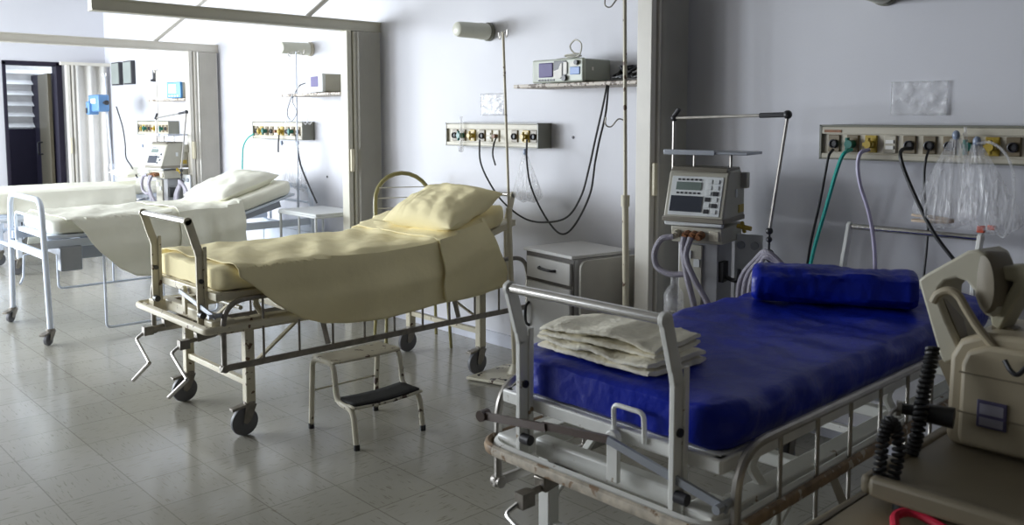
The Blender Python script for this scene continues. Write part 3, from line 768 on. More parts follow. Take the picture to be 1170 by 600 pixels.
def folded_cloth(c, sx, sy, layers, th, yaw, seedv, slope=0.0):
    """stack of fold layers as one cloth, joined at the folded near edge"""
    M = Matrix.Translation(V(c)) @ Matrix.Rotation(yaw, 4, 'Z')
    m = MB()
    for k in range(layers):
        z0 = k * th
        ox, oy = 0.006 * nz(k * 3.1, seedv), 0.006 * nz(k * 2.3, seedv + 4)
        rings = []
        n = 28
        for i in range(n + 1):
            u = i / n * 2 - 1; ring = []
            ex = (1 - abs(u) ** 10)
            for j in range(28):
                a = 2 * PI * j / 28; ca, sa = math.cos(a), math.sin(a)
                yy = (abs(ca) ** 0.35) * (1 if ca > 0 else -1); zz = (abs(sa) ** 0.6) * (1 if sa > 0 else -1)
                lift = (k / max(1, layers)) * 0.028 * nz(u * 1.8 + seedv, yy * 1.5) + slope * (k + 0.5) / layers * (0.5 - 0.5 * abs(u - 0.15))
                q = V((ox + u * sx / 2 * (1 - 0.03 * yy * yy), oy + yy * sy / 2 * (1 + 0.03 * nz(u * 3, k)), z0 + th / 2 + zz * th / 2 * (0.75 + 0.25 * ex) + lift + 0.003 * nz(u * 9, yy * 6, k + seedv) + 0.012 * (k / layers + 0.2) * abs(nz(u * 3.5 + seedv, yy * 2.5, 4)) + 0.004 * abs(nz(u * 12, yy * 9, seedv))))
                ring.append(M @ q)
            rings.append(ring)
        m.ring_loft(rings)
    return m
GT = 'folded towels on the blue mattress'
solo('folded_towel', folded_cloth((-1.685, 2.04, 0.878), 0.46, 0.27, 2, 0.020, R(-2), 1), TOWEL, 'lower cream towel of the folded pile on the blue mattress', 'towel', (-1.685, 2.04, 0.878), GT)
solo('folded_towel', folded_cloth((-1.695, 2.045, 0.920), 0.44, 0.25, 2, 0.018, R(4), 5, 0.045), TOWEL, 'upper rumpled cream towel, on top of the folded pile on the blue mattress', 'towel', (-1.695, 2.045, 0.920), GT)

# ================================================================== white tubular bed (bay 1)
cx = -7.17
t = thing('hospital_bed', 'pale white tubular bed with rounded foot frame and crumpled cream sheets', 'bed', (cx, 2.8, 0), GB)
def end_frame(y, ztop, name):
    m = MB(); m.tube(fillet([(cx - 0.49, y, 0.09), (cx - 0.43, y, 0.75), (cx - 0.40, y, ztop), (cx + 0.40, y, ztop), (cx + 0.43, y, 0.75), (cx + 0.49, y, 0.09)], 0.11, 7), 0.021, 12)
    o = part(name, m, BLUEW, t)
    m = MB(); m.bar((cx - 0.445, y, 0.63), (cx + 0.445, y, 0.63), 0.03, 0.055)
    part('crossbar', m, BLUEW, o, bev=0.006)
    m = MB(); m.tube(fillet([(cx - 0.36, y + 0.02, 0.66), (cx - 0.36, y + 0.02, ztop - 0.14), (cx + 0.36, y + 0.02, ztop - 0.14), (cx + 0.36, y + 0.02, 0.66)], 0.05, 5), 0.011, 8)
    part('inner_loop', m, BLUEW, o)
end_frame(1.80, 1.02, 'foot_frame'); end_frame(3.95, 1.00, 'head_frame')
for sx in (-1, 1):
    for y in (1.80, 3.95): caster(t, cx + sx * 0.49, y, r=0.042, ang=R(40))
m = MB()
for sx in (-1, 1):
    m.bar((cx + sx * 0.40, 1.80, 0.70), (cx + sx * 0.40, 3.95, 0.70), 0.03, 0.06)
for y in (2.1, 2.7, 3.3): m.bx(cx - 0.40, cx + 0.40, y - 0.02, y + 0.02, 0.69, 0.72)
m.bx(cx - 0.40, cx + 0.40, 1.83, 3.12, 0.735, 0.762)
m.bar((cx, 3.12, 0.75), (cx, 3.80, 0.75 + 0.68 * math.tan(R(16))), 0.80, 0.02)
part('platform_frame', m, BLUEW, t, bev=0.003)
m = MB(); m.bx(cx + 0.36, cx + 0.44, 1.90, 2.05, 0.50, 0.68); m.bx(cx - 0.3, cx + 0.3, 2.0, 2.5, 0.56, 0.66)
part('crank_box', m, GREYM, t, bev=0.01)
for x, ya, yb_, z in ((cx - 0.35, 2.10, 2.95, 0.24), (cx + 0.46, 2.19, 3.05, 0.05)):
    m = MB(); m.tube(fillet([(x, ya, 0.69), (x, ya, z), (x, yb_, z), (x, yb_, 0.69)], 0.04, 5), 0.010, 8)
    m.cyl((x, (ya + yb_) / 2, z), (x, (ya + yb_) / 2, 0.69), 0.008, seg=8)
    part('lowered_rail', m, BLUEW, t)
m = MB(); m.tube([(cx - 0.02, 1.86, 0.60), (cx - 0.02, 1.78, 0.58), (cx - 0.02, 1.77, 0.42), (cx + 0.09, 1.72, 0.39)], 0.009); part('crank_handle', m, BLUEW, t)
for x in (cx - 0.32, cx + 0.32):
    m = MB(); m.bar((x, 3.15, 0.72), (x, 3.7, 0.86), 0.03, 0.05); part('backrest_arm', m, GREYM, t, bev=0.004)
m = MB(); m.bar((cx + 0.20, 3.0, 0.30), (cx + 0.46, 3.93, 0.30), 0.03, 0.03); m.bx(cx - 0.44, cx + 0.44, 3.94, 3.96, 0.28, 0.60); part('lower_brace', m, BLUEW, t)
solo('mattress', mattress(cx, stations(1.87, 3.78, 40), zb1, 0.82, 0.11, 0.045, 0.006, 7, 8), SHEETW, 'cream covered mattress on the white tubular bed', 'mattress', (cx, 2.8, 0.765), 'mattresses on the beds')
top1 = lambda y: zb1(y) + 0.114
hem1 = lambda y: interp([(1.99, 0.86), (2.05, 0.79), (2.16, 0.62), (2.28, 0.485), (2.40, 0.42), (2.55, 0.40), (2.7, 0.42), (2.85, 0.455), (2.95, 0.48)], y)
s1 = drape(cx, 0.85, lambda v: 1.93 + 0.02 * v, lambda v: 2.95, top1, hem1, lambda y: 0.60, 80, 80, 0.022, 3.5, 7, 0.05, 0.012)
solo('bed_sheet', s1, SHEETW, 'cream sheet hanging in a low point from the white tubular bed', 'sheet', (cx, 2.5, 0.77), 'sheets on the beds', solid=0.004)
s1b = drape(cx, 0.875, lambda v: 2.76, lambda v: 3.33 - 0.05 * v, lambda y: top1(y) + 0.006, lambda y: 0.54 + 0.01 * math.sin(y * 9), lambda y: 0.62, 70, 80, 0.030, 10, 3, 0.05, 0.020)
solo('blanket', s1b, SHEETW, 'pleated cream blanket folded over the middle of the white tubular bed', 'blanket', (cx, 3.05, 0.78), solid=0.006)
solo('pillow', pillow((cx - 0.03, 3.43, 1.02), 0.66, 0.58, 0.17, R(18), R(4), 4), SHEETW, 'rumpled cream pillow on the white tubular bed', 'pillow', (cx - 0.06, 3.5, 0.98), 'pillows on the beds')
# farthest bed cover
s0 = drape(-10.3, 0.86, lambda v: 2.14, lambda v: 3.58, lambda y: zb0(y) + 0.106, lambda y: 0.64, lambda y: 0.62, 60, 60, 0.008, 9, 11, 0.02, 0.006)
solo('bed_sheet', s0, SHEETW, 'cream bedspread on the farthest bed', 'sheet', (-10.3, 2.8, 0.8), 'sheets on the beds', solid=0.004)
solo('pillow', pillow((-10.32, 3.74, 0.985), 0.60, 0.38, 0.11, R(4), 0, 9), SHEETW, 'flat cream pillow on the farthest bed', 'pillow', (-10.32, 3.7, 0.93), 'pillows on the beds')

# ================================================================== step stool
t = thing('step_stool', 'two-step cream metal stool with black lower tread and chipped legs, beside the yellow bed', 'stool', (-3.71, 2.47, 0))
for y in (2.27, 2.67):
    m = MB(); m.tube(fillet([(-3.925, y, 0.02), (-3.90, y, 0.375), (-3.70, y, 0.385), (-3.675, y, 0.20), (-3.53, y, 0.19), (-3.505, y, 0.02)], 0.05, 6), 0.0145, 10)
    o = part('side_frame', m, CREAMW, t)
    for x in (-3.926, -3.503):
        m = MB(); m.cyl((x, y, 0), (x, y, 0.028), 0.0155, seg=14); part('rubber_foot', m, BLACK, o)
m = MB()
def fn(u, v):
    return V((-3.895 + 0.20 * u, 2.265 + 0.41 * v, 0.388 - 0.006 * math.sin(v * PI)))
m.grid(fn, 4, 10); part('top_tread', m, CREAM, t, solid=0.014, bev=0.004)
m = MB()
def fn(u, v): return V((-3.685 + 0.175 * u, 2.265 + 0.41 * v, 0.203 - 0.010 * math.sin(v * PI)))
m.grid(fn, 4, 10); o = part('lower_tread', m, CREAMW, t, solid=0.010)
m = MB()
def fn(u, v): return V((-3.680 + 0.158 * u, 2.275 + 0.39 * v, 0.214 - 0.010 * math.sin(v * PI)))
m.grid(fn, 4, 10); part('tread_mat', m, MAT_STEP, o, 'black ribbed rubber', solid=0.010)
m = MB(); m.cyl((-3.915, 2.27, 0.20), (-3.915, 2.67, 0.20), 0.005, seg=8); part('crossbar', m, CREAMW, t)

# ================================================================== bedside cabinet
ca, co = R(-8), V((-3.43, 3.76, 0))
def CM(x0, x1, y0, y1, z0, z1, m):
    c = V(((x0 + x1) / 2, (y0 + y1) / 2, (z0 + z1) / 2)); M = Matrix.Translation(co) @ Matrix.Rotation(ca, 4, 'Z') @ Matrix.Translation(c)
    m.box(None, (x1 - x0, y1 - y0, z1 - z0), M=M); return m
def CP(x, y, z): return Matrix.Translation(co) @ Matrix.Rotation(ca, 4, 'Z') @ V((x, y, z))
t = thing('bedside_cabinet', 'off-white bedside cabinet with a drawer, a door and a folded side leaf', 'cabinet', co)
m = MB(); CM(-0.225, 0.215, -0.20, 0.215, 0.05, 0.82, m); part('body', m, CAB, t, bev=0.003)
m = MB(); CM(-0.235, 0.222, -0.222, 0.22, 0.822, 0.842, m); part('top', m, CAB, t, bev=0.004)
m = MB(); CM(-0.225, 0.215, -0.205, -0.199, 0.05, 0.82, m); part('front_gap', m, CABG, t)
m = MB(); CM(-0.20, 0.20, -0.222, -0.203, 0.672, 0.795, m); o = part('drawer', m, CAB, t, bev=0.003)
def pull(a, b, parent):
    mid = (V(a) + V(b)) / 2 + (CP(0, -1, 0) - CP(0, 0, 0)) * 0.03
    m = MB(); m.tube(spline([a, V(a) * 0.7 + mid * 0.3 + (CP(0, -1, 0) - CP(0, 0, 0)) * 0.015, mid, V(b) * 0.7 + mid * 0.3 + (CP(0, -1, 0) - CP(0, 0, 0)) * 0.015, b], 5), 0.008, 8); part('handle', m, BLACK, parent, 'black bow handle')
pull(CP(-0.075, -0.222, 0.742), CP(0.075, -0.222, 0.738), o)
m = MB(); CM(-0.20, 0.20, -0.222, -0.203, 0.10, 0.650, m); o = part('door', m, CAB, t, bev=0.003)
pull(CP(-0.175, -0.222, 0.52), CP(-0.175, -0.222, 0.38), o)
m = MB(); CM(0.217, 0.232, -0.14, 0.2, 0.1, 0.80, m); part('leaf_gap_shade', m, CABG, t)  # dark slab that paints the shade in the gap behind the leaf
m = MB(); pp = fillet([CP(0.236, -0.185, 0.12), CP(0.236, -0.185, 0.815), CP(0.236, 0.26, 0.815), CP(0.236, 0.26, 0.12)], 0.055, 6, closed=True)
m.prism(pp, CP(0.018, 0, 0) - CP(0, 0, 0)); part('side_leaf', m, LEAF, t, 'beige rounded leaf', smooth=False, bev=0.003)
for x in (-0.2, 0.19):
    for y in (-0.18, 0.19):
        m = MB(); p = CP(x, y, 0); m.cyl(p, p + V((0, 0, 0.055)), 0.02, seg=12); part('foot', m, BLACK, t)

# ================================================================== IV poles
GI = 'infusion stands'
def iv_pole(bot, top, label, base='plate', hooks=((1, 0), (-1, 0)), m_=CREAM, r=0.011, extra=()):
    bot, top = V(bot), V(top)
    t = thing('infusion_stand', label, 'infusion stand', (bot.x, bot.y, 0), GI)
    mid = bot.lerp(top, 0.48)
    m = MB(); m.cyl(bot + V((0, 0, 0.03)), mid, r * 1.35, seg=12); m.cyl(mid - V((0, 0, 0.03)), mid + V((0, 0, 0.03)), r * 1.8, seg=12); part('lower_tube', m, m_, t)
    m = MB(); m.cyl(mid, top, r * 0.8, seg=12); part('upper_rod', m, m_, t)
    for hx, hy in hooks:
        m = MB(); h = V((hx, hy, 0))
        m.tube(spline([top - V((0, 0, 0.01)), top + h * 0.05, top + h * 0.085 + V((0, 0, -0.012)), top + h * 0.105 + V((0, 0, -0.035)), top + h * 0.13 + V((0, 0, -0.025)), top + h * 0.135 + V((0, 0, 0.005))], 5), 0.0045, 6); part('hook', m, STEEL, t)
    for f, sg in extra:
        p = bot.lerp(top, f); m = MB(); m.tube(spline([p, p + V((-0.03 * sg, -0.02, 0.01)), p + V((-0.07 * sg, -0.03, -0.03)), p + V((-0.10 * sg, -0.04, -0.02)), p + V((-0.10 * sg, -0.04, 0.02))], 5), 0.004, 6); part('hook', m, DSTEEL, t)
    if base == 'plate':
        m = MB(); b = V((bot.x, bot.y, 0))
        m.prism([b + V((-0.15, -0.27, 0.005)), b + V((0.12, -0.19, 0.005)), b + V((0.17, 0.10, 0.005)), b + V((-0.05, 0.25, 0.005)), b + V((-0.19, 0.10, 0.005))], (0, 0, 0.018)); part('base_plate', m, CREAMW, t, bev=0.006, smooth=False)
        m = MB(); m.lathe(b + V((0, 0, 0.02)), (0, 0, 1), [(0, 0.045), (0.03, 0.035), (0.06, 0.02)], 16); part('socket', m, CREAMW, t)
        m = MB()
        for q in ((-0.11, -0.20), (0.08, -0.15), (-0.12, 0.08)): m.cyl(b + V((q[0], q[1], 0.023)), b + V((q[0], q[1], 0.030)), 0.009, seg=10)
        part('bolt', m, DARK, t)
    else:
        m = MB()
        for k in range(5):
            a = 2 * PI * k / 5 + 0.3; m.bar(bot + V((0, 0, 0.07)), bot + V((0.19 * math.cos(a), 0.19 * math.sin(a), 0.045)), 0.03, 0.02); m.ball(bot + V((0.19 * math.cos(a), 0.19 * math.sin(a), 0.022)), 0.022)
        part('star_base', m, m_, t)
    return t
iv_pole((-3.86, 3.66, 0.0), (-3.985, 3.68, 2.125), 'cream infusion stand with a floor plate at the head of the yellow bed', hooks=((0.6, -0.3), (-0.6, 0.3)))
iv_pole((-2.94, 3.62, 0.0), (-2.985, 3.62, 2.42), 'tall cream infusion stand with side hooks, just left of the nearest curtain', hooks=((1, 0), (-1, 0)), base='star', r=0.013, extra=((0.915, 1), (0.655, 1)))
iv_pole((-6.83, 3.86, 0.0), (-6.80, 3.86, 2.17), 'thin white infusion stand with a hooked crosspiece at the white tubular bed', hooks=((1, 0), (-1, 0)), base='star', m_=BLUEW, r=0.008)
iv_pole((-9.72, 3.80, 0.0), (-9.72, 3.80, 2.13), 'very thin infusion rod in front of the farthest wall shelf', hooks=((0.5, 0), (-0.5, 0)), base='star', m_=POSTL, r=0.008)
iv_pole((-10.86, 3.72, 0.0), (-11.12, 3.72, 2.13), 'white stand carrying the blue infusion pump in the far corner', hooks=((0.5, 0), (-0.5, 0)), base='star', m_=BLUEW, r=0.014)
# blue infusion pump
t = thing('infusion_pump', 'blue infusion pump clamped to the white stand near the far curtain', 'pump', (-11.10, 3.66, 1.66))
m = MB(); m.box((-10.98, 3.60, 1.775), (0.34, 0.13, 0.20)); m.box((-11.09, 3.56, 1.72), (0.10, 0.12, 0.16)); part('case', m, PUMPB, t, bev=0.015)
m = MB(); m.box((-10.96, 3.531, 1.80), (0.16, 0.006, 0.055)); part('display', m, PAPER, t)
m = MB(); m.box((-11.10, 3.497, 1.69), (0.05, 0.006, 0.06)); part('dial_plate', m, DARK, t)
m = MB(); m.cyl((-10.81, 3.60, 1.78), (-10.74, 3.60, 1.78), 0.014, seg=12); m.cyl((-10.74, 3.60, 1.78), (-10.71, 3.60, 1.78), 0.028, seg=14); part('clamp_knob', m, DARK, t)
def cable(name, pts, r, m_, label, cat='cable', group=None, n=8):
    pts = [V(p) for p in pts]; mb = MB(); mb.tube(spline(pts, n), r, 8)
    return solo(name, mb, m_, label, cat, pts[-1], group)
def wpl(Y, lst): return [wp(u, v, Y if len(q) == 0 else q[0]) for u, v, *q in lst]
GCb = 'cables and hoses'
cable('power_cable', wpl(3.66, [(133, 122), (140, 145), (143, 165), (144, 180), (150, 190), (157, 203)]), 0.008, DARK, 'dark cable hanging from the blue infusion pump', group=GCb)

# ================================================================== monitors on shelves
t = thing('patient_monitor', 'long grey patient monitor with round violet screen and paper strip, on the stone shelf', 'monitor', (-3.66, 3.97, 1.808))
x0, x1, yf = -3.865, -3.455, 3.835
m = MB(); m.bx(x0, x1, yf, 4.07, 1.818, 1.948); part('case', m, MONI, t, bev=0.008)
m = MB(); m.bx(x0 - 0.006, x1 + 0.006, yf - 0.018, yf + 0.01, 1.812, 1.952); part('front_bezel', m, mat('monitor_bezel', (0.50, 0.53, 0.45), 0.4), t, bev=0.01)
m = MB(); m.bx(x0 + 0.055, x0 + 0.175, yf - 0.024, yf - 0.01, 1.845, 1.932); part('screen', m, SCREEN, t, bev=0.006)
m = MB(); m.bx(x0 + 0.182, x0 + 0.285, yf - 0.022, yf - 0.01, 1.838, 1.940); o = part('recorder_bay', m, DARK, t, bev=0.003)
m = MB(); m.prism([(x0 + 0.185, yf - 0.026, 1.835), (x0 + 0.185, yf - 0.026, 1.88), (x0 + 0.225, yf - 0.026, 1.89), (x0 + 0.245, yf - 0.026, 1.925), (x0 + 0.252, yf - 0.026, 1.925), (x0 + 0.252, yf - 0.026, 1.845), (x0 + 0.235, yf - 0.026, 1.835)], (0, 0.004, 0)); m.bx(x0 + 0.266, x0 + 0.292, yf - 0.026, yf - 0.02, 1.86, 1.93); part('paper_strip', m, PAPER, o)
m = MB(); m.bx(x0 + 0.315, x0 + 0.392, yf - 0.023, yf - 0.01, 1.855, 1.90); part('control_plate', m, KEYB, t, bev=0.003)
m = MB(); m.bx(x0 + 0.315, x0 + 0.375, yf - 0.023, yf - 0.01, 1.905, 1.93); part('label_plate', m, PAPER, t, bev=0.002)
m = MB(); m.cyl((x0 + 0.37, yf - 0.018, 1.925), (x0 + 0.37, yf - 0.036, 1.925), 0.014, seg=14); m.cyl((x0 + 0.275, yf - 0.02, 1.836), (x0 + 0.275, yf - 0.036, 1.836), 0.017, seg=14); part('knob', m, DARK, t)
for k in range(6):
    m = MB(); m.bx(x0 + 0.05 + k * 0.024, x0 + 0.065 + k * 0.024, yf - 0.022, yf - 0.015, 1.823, 1.833); part('button', m, DARK, t)
m = MB(); m.bx(x1 - 0.002, x1 + 0.002, 3.90, 3.915, 1.88, 1.90); part('side_label', m, PAPER, t)
for x in (x0 + 0.04, x1 - 0.04):
    m = MB(); m.cyl((x, yf + 0.04, 1.808), (x, yf + 0.04, 1.82), 0.012, seg=10); m.cyl((x, 4.03, 1.808), (x, 4.03, 1.82), 0.012, seg=10); part('rubber_foot', m, BLACK, t)
# coiled lead on top of it
m = MB(); pts = []
for k in range(28):
    a = k * 0.45; pts.append(V((-3.62 + 0.07 * math.cos(a) * (0.5 + k / 50), 3.92 + 0.03 * math.sin(a), 1.960 + 0.0008 * k)))
pts += [V((-3.60, 3.90, 1.99)), V((-3.63, 3.90, 2.03)), V((-3.59, 3.90, 2.065)), V((-3.54, 3.90, 2.04)), V((-3.55, 3.90, 1.98)), V((-3.60, 3.9, 1.965)), V((-3.74, 3.90, 1.956))]
m.tube(spline(pts, 3), 0.005, 6); solo('coiled_lead', m, MONB, 'thin lead lying in a loop on top of the long grey monitor', 'cable', (-3.62, 3.92, 1.95), GCb)

def box_monitor(c, yaw, w, d, h, front, case, label, scr, z=1.808):
    t = thing('patient_monitor', label, 'monitor', (c[0], c[1], z))
    M = Matrix.Translation(V((c[0], c[1], z + h / 2 + 0.008))) @ Matrix.Rotation(yaw, 4, 'Z')
    m = MB(); m.box(None, (w, d, h), M=M); part('case', m, case, t, bev=0.008)
    m = MB(); m.box(None, (w + 0.008, 0.03, h + 0.006), M=M @ Matrix.Translation(V((0, -d / 2, 0)))); part('front_bezel', m, front, t, bev=0.008)
    m = MB(); m.box(None, (w * 0.55, 0.01, h * 0.58), M=M @ Matrix.Translation(V((-w * 0.08, -d / 2 - 0.014, 0.012)))); part('screen', m, scr, t, bev=0.004)
    m = MB()
    for k in range(4): m.box(None, (w * 0.1, 0.01, h * 0.08), M=M @ Matrix.Translation(V((w * (-0.3 + 0.2 * k), -d / 2 - 0.014, -h * 0.38))))
    part('button_row', m, PAPER, t)
    m = MB(); m.box(None, (w * 0.8, 0.02, 0.01), M=M @ Matrix.Translation(V((0, -d / 3, -h / 2 - 0.003)))); m.box(None, (w * 0.8, 0.02, 0.01), M=M @ Matrix.Translation(V((0, d / 3, -h / 2 - 0.003)))); part('foot_strip', m, BLACK, t)
    return t
box_monitor((-6.38, 3.95), R(-8), 0.27, 0.26, 0.145, KEYW, MONB, 'small beige monitor with violet screen, on the shelf by the dark-beamed curtain', SCREEN)
box_monitor((-9.32, 3.94), R(12), 0.24, 0.24, 0.165, mat('blue_monitor_front', (0.06, 0.24, 0.50), 0.35), MONB, 'small monitor with blue front on the farthest wall shelf', KEYW)
# heap of cable behind the tall stand
m = MB(); pts = []
for k in range(70):
    a = k * 0.62; pts.append(V((-3.20 + 0.085 * math.cos(a) * (1 - 0.3 * math.sin(k)), 3.95 + 0.05 * math.sin(a * 1.3), 1.83 + 0.035 * (1 + math.sin(a + k * 0.2)))))
m.tube(spline(pts, 3), 0.007, 6); solo('cable_bundle', m, BLACK, 'tangle of black cable at the right end of the stone shelf', 'cable', (-3.2, 3.95, 1.808), GCb)

# ================================================================== cables, middle bay
cable('monitor_cable', wpl(3.80, [(694, 92, 3.88), (693, 100), (688, 125), (680, 160), (673, 192), (664, 224), (648, 248), (624, 254), (600, 250), (576, 232), (560, 210), (549, 185), (548, 160, 3.93)]), 0.006, BLACK, 'black cable looping low from the stone shelf to the third socket of the middle panel', group=GCb)
cable('monitor_cable', wpl(3.82, [(696, 92, 3.9), (695, 100), (692, 130), (685, 160), (680, 185), (674, 222), (656, 258), (640, 267), (622, 246), (607, 214), (602, 185), (602, 160, 3.93)]), 0.006, BLACK, 'deepest hanging black cable loop, from stone shelf to right end of middle panel', group=GCb)
cable('power_lead', wpl(3.90, [(567, 157, 3.96), (564, 166), (563, 177), (566, 189)]), 0.006, BLACK, 'short black lead ending loose under the middle service panel', group=GCb)
m = MB(); m.cyl(wp(527, 170, 3.955), wp(527, 133, 3.955), 0.012, seg=10); m.cyl(wp(527, 172, 3.955), wp(527, 164, 3.985), 0.02, seg=10)
solo('flow_meter', m, CLEARW, 'slim white flow meter tube standing on the left of the middle panel', 'flow meter', wp(527, 172, 3.93), 'flow meter tubes')
# hanging plastic bag and tubing behind the middle bed
def bag(c, w, h, label, yaw=0, d=0.05, seedv=0, neck=0.15, m_=CLEAR, lean=0.0, wide=1.0):
    m = MB(); rings = []; n = 22; c = V(c)
    for i in range(n + 1):
        u = i / n
        k = neck + (1 - neck) * min(1, (u * 1.25)) ** 0.9
        if u > 0.85: k *= max(0.45, 1 - ((u - 0.85) / 0.15) ** 2 * 0.55)
        ring = []
        for j in range(36):
            a = 2 * PI * j / 36
            f = 1 + 0.16 * nz(math.cos(a) * 3 + seedv, math.sin(a) * 3, u * 1.2) + 0.06 * math.sin(a * 9 + seedv) * u
            ring.append(c + V((math.cos(a) * w / 2 * k * f * wide + lean * u, math.sin(a) * d * k * f, -h * u + 0.01 * math.sin(a * 2 + seedv) * u)))
        rings.append(ring)
    m.ring_loft(rings)
    t = thing('plastic_bag', label, 'bag', c, 'clear plastic bags hanging from the panels')
    part('film', m, m_, t)
    m = MB(); m.ball(c + V((0, 0, 0.012)), 0.016, (1, 0.8, 1.3)); part('knot', m, mat('bluish_knot', (0.25, 0.3, 0.4), 0.3), t)
    return t
b = bag(wp(1098, 158, 3.90) + V((-0.02, 0, 0)), 0.26, 0.38, 'left clear plastic bag of tubing hanging from the right-hand panel', seedv=2, lean=-0.03)
m = MB(); pts = [V((-1.49 + 0.085 * math.cos(k * 0.7) , 3.90 + 0.02 * math.sin(k * 0.7), 1.165 + 0.012 * math.sin(k * 0.33))) for k in range(20)]
m.tube(spline(pts, 4), 0.006, 6); part('tubing', m, mat('pale_tubing', (0.62, 0.50, 0.38), 0.4), b)
b = bag(wp(1116, 165, 3.86), 0.24, 0.36, 'right clear plastic bag hanging from the right-hand panel, with red tip inside', seedv=6, lean=0.07, m_=CLEAR)
m = MB(); p = wp(1121, 262, 3.86); m.box(p, (0.03, 0.02, 0.03)); m.box(p + V((0.04, 0, 0.01)), (0.03, 0.02, 0.02)); part('red_clip', m, mat('red_clip', (0.6, 0.10, 0.05), 0.4), b, bev=0.004)
m = MB(); m.tube(spline(wpl(3.85, [(1113, 165), (1117, 190), (1128, 225), (1138, 262), (1148, 270), (1157, 240), (1158, 200), (1148, 175), (1132, 163), (1116, 164)])), 0.006, 6); part('tubing', m, CLEARW, b)
bag(wp(600, 176, 3.90), 0.24, 0.30, 'limp clear plastic bag under the right end of the middle panel', seedv=9, lean=0.03)
bag(wp(322, 165, 3.85), 0.20, 0.36, 'clear plastic bag hanging under the panel of the white tubular bed', seedv=4, lean=0.02)
bag(wp(340, 165, 3.90), 0.22, 0.40, 'clear plastic bag beside the dark cable of the white tubular bed', seedv=11, lean=0.03)
bag(wp(163, 168, 3.7), 0.42, 0.60, 'clear plastic bag bunched at the left of the distant ventilator', seedv=14, lean=-0.02)
m = MB(); m.cyl(wp(1103, 152, 3.93), wp(1103, 190, 3.93), 0.010, seg=10); m.cyl(wp(1103, 145, 3.93), wp(1103, 152, 3.93), 0.006, seg=8)
solo('flow_meter', m, CLEARW, 'slim clear flow meter tube between the right-hand bags', 'flow meter', wp(1103, 190, 3.93), 'flow meter tubes')

# bay 1 cables
cable('oxygen_hose', wpl(3.92, [(290, 153, 3.95), (283, 158), (278, 168), (277, 185), (277, 205), (278, 225)]), 0.007, TEAL, 'teal hose hanging from the panel of the white tubular bed', 'hose', GCb)
cable('power_cable', wpl(3.88, [(338, 154, 3.95), (340, 170), (344, 190), (352, 210), (362, 232)]), 0.008, DARK, 'dark cable curving down from the panel to the white bedside table', group=GCb)
cable('power_lead', wpl(3.90, [(319, 152, 3.97), (318, 165), (318, 174)]), 0.007, DARK, 'short dark lead under the panel of the white tubular bed', group=GCb)
cable('monitor_cable', wpl(3.82, [(349, 95, 3.9), (342, 98), (337, 106), (334, 116), (339, 128), (333, 138), (328, 130), (331, 116), (335, 108, 3.80)]), 0.006, GREYM, 'grey cable looping from the small beige monitor over the shelf edge', group=GCb)
for k, u in enumerate((321, 325, 345, 350)):
    cable('clear_tubing', wpl(3.85, [(u, 112), (u - 2, 130), (u + 4, 142), (u + 8, 130)]), 0.005, CLEARW, 'clear tubing dangling under the shelf of the small beige monitor', 'tubing', 'tubing under the shelf')
# bay 3 cables
cable('power_cable', wpl(3.90, [(952, 171, 3.955), (947, 178), (943, 198), (936, 235), (926, 280), (919, 330), (915, 380)]), 0.0065, BLACK, 'black cable hanging from the left socket of the right-hand panel', group=GCb)
cable('oxygen_hose', wpl(3.88, [(973, 171, 3.94), (964, 176), (956, 195), (943, 240), (930, 285), (921, 330), (917, 370)]), 0.009, TEAL, 'teal hose falling from the green outlet of the right-hand panel', 'hose', GCb)
cable('air_hose', wpl(3.90, [(993, 171, 3.94), (983, 175), (980, 190), (983, 212), (993, 245), (999, 285), (1000, 340)]), 0.009, LILAC, 'lilac hose falling from the left yellow outlet of the right-hand panel', 'hose', GCb)
cable('power_cable', wpl(3.86, [(1042, 170, 3.955), (1031, 171, 3.90), (1029, 180), (1036, 202), (1052, 238), (1068, 268), (1086, 292), (1098, 306), (1120, 330, 3.8)]), 0.0085, BLACK, 'thick black cable slanting from the right-hand panel towards the beige instrument', group=GCb)
cable('power_cable', wpl(3.92, [(1061, 172, 3.955), (1058, 182), (1056, 200), (1057, 230), (1060, 255), (1059, 280), (1055, 320)]), 0.0055, BLACK, 'thin black cable hanging straight under the middle of the right-hand panel', group=GCb)

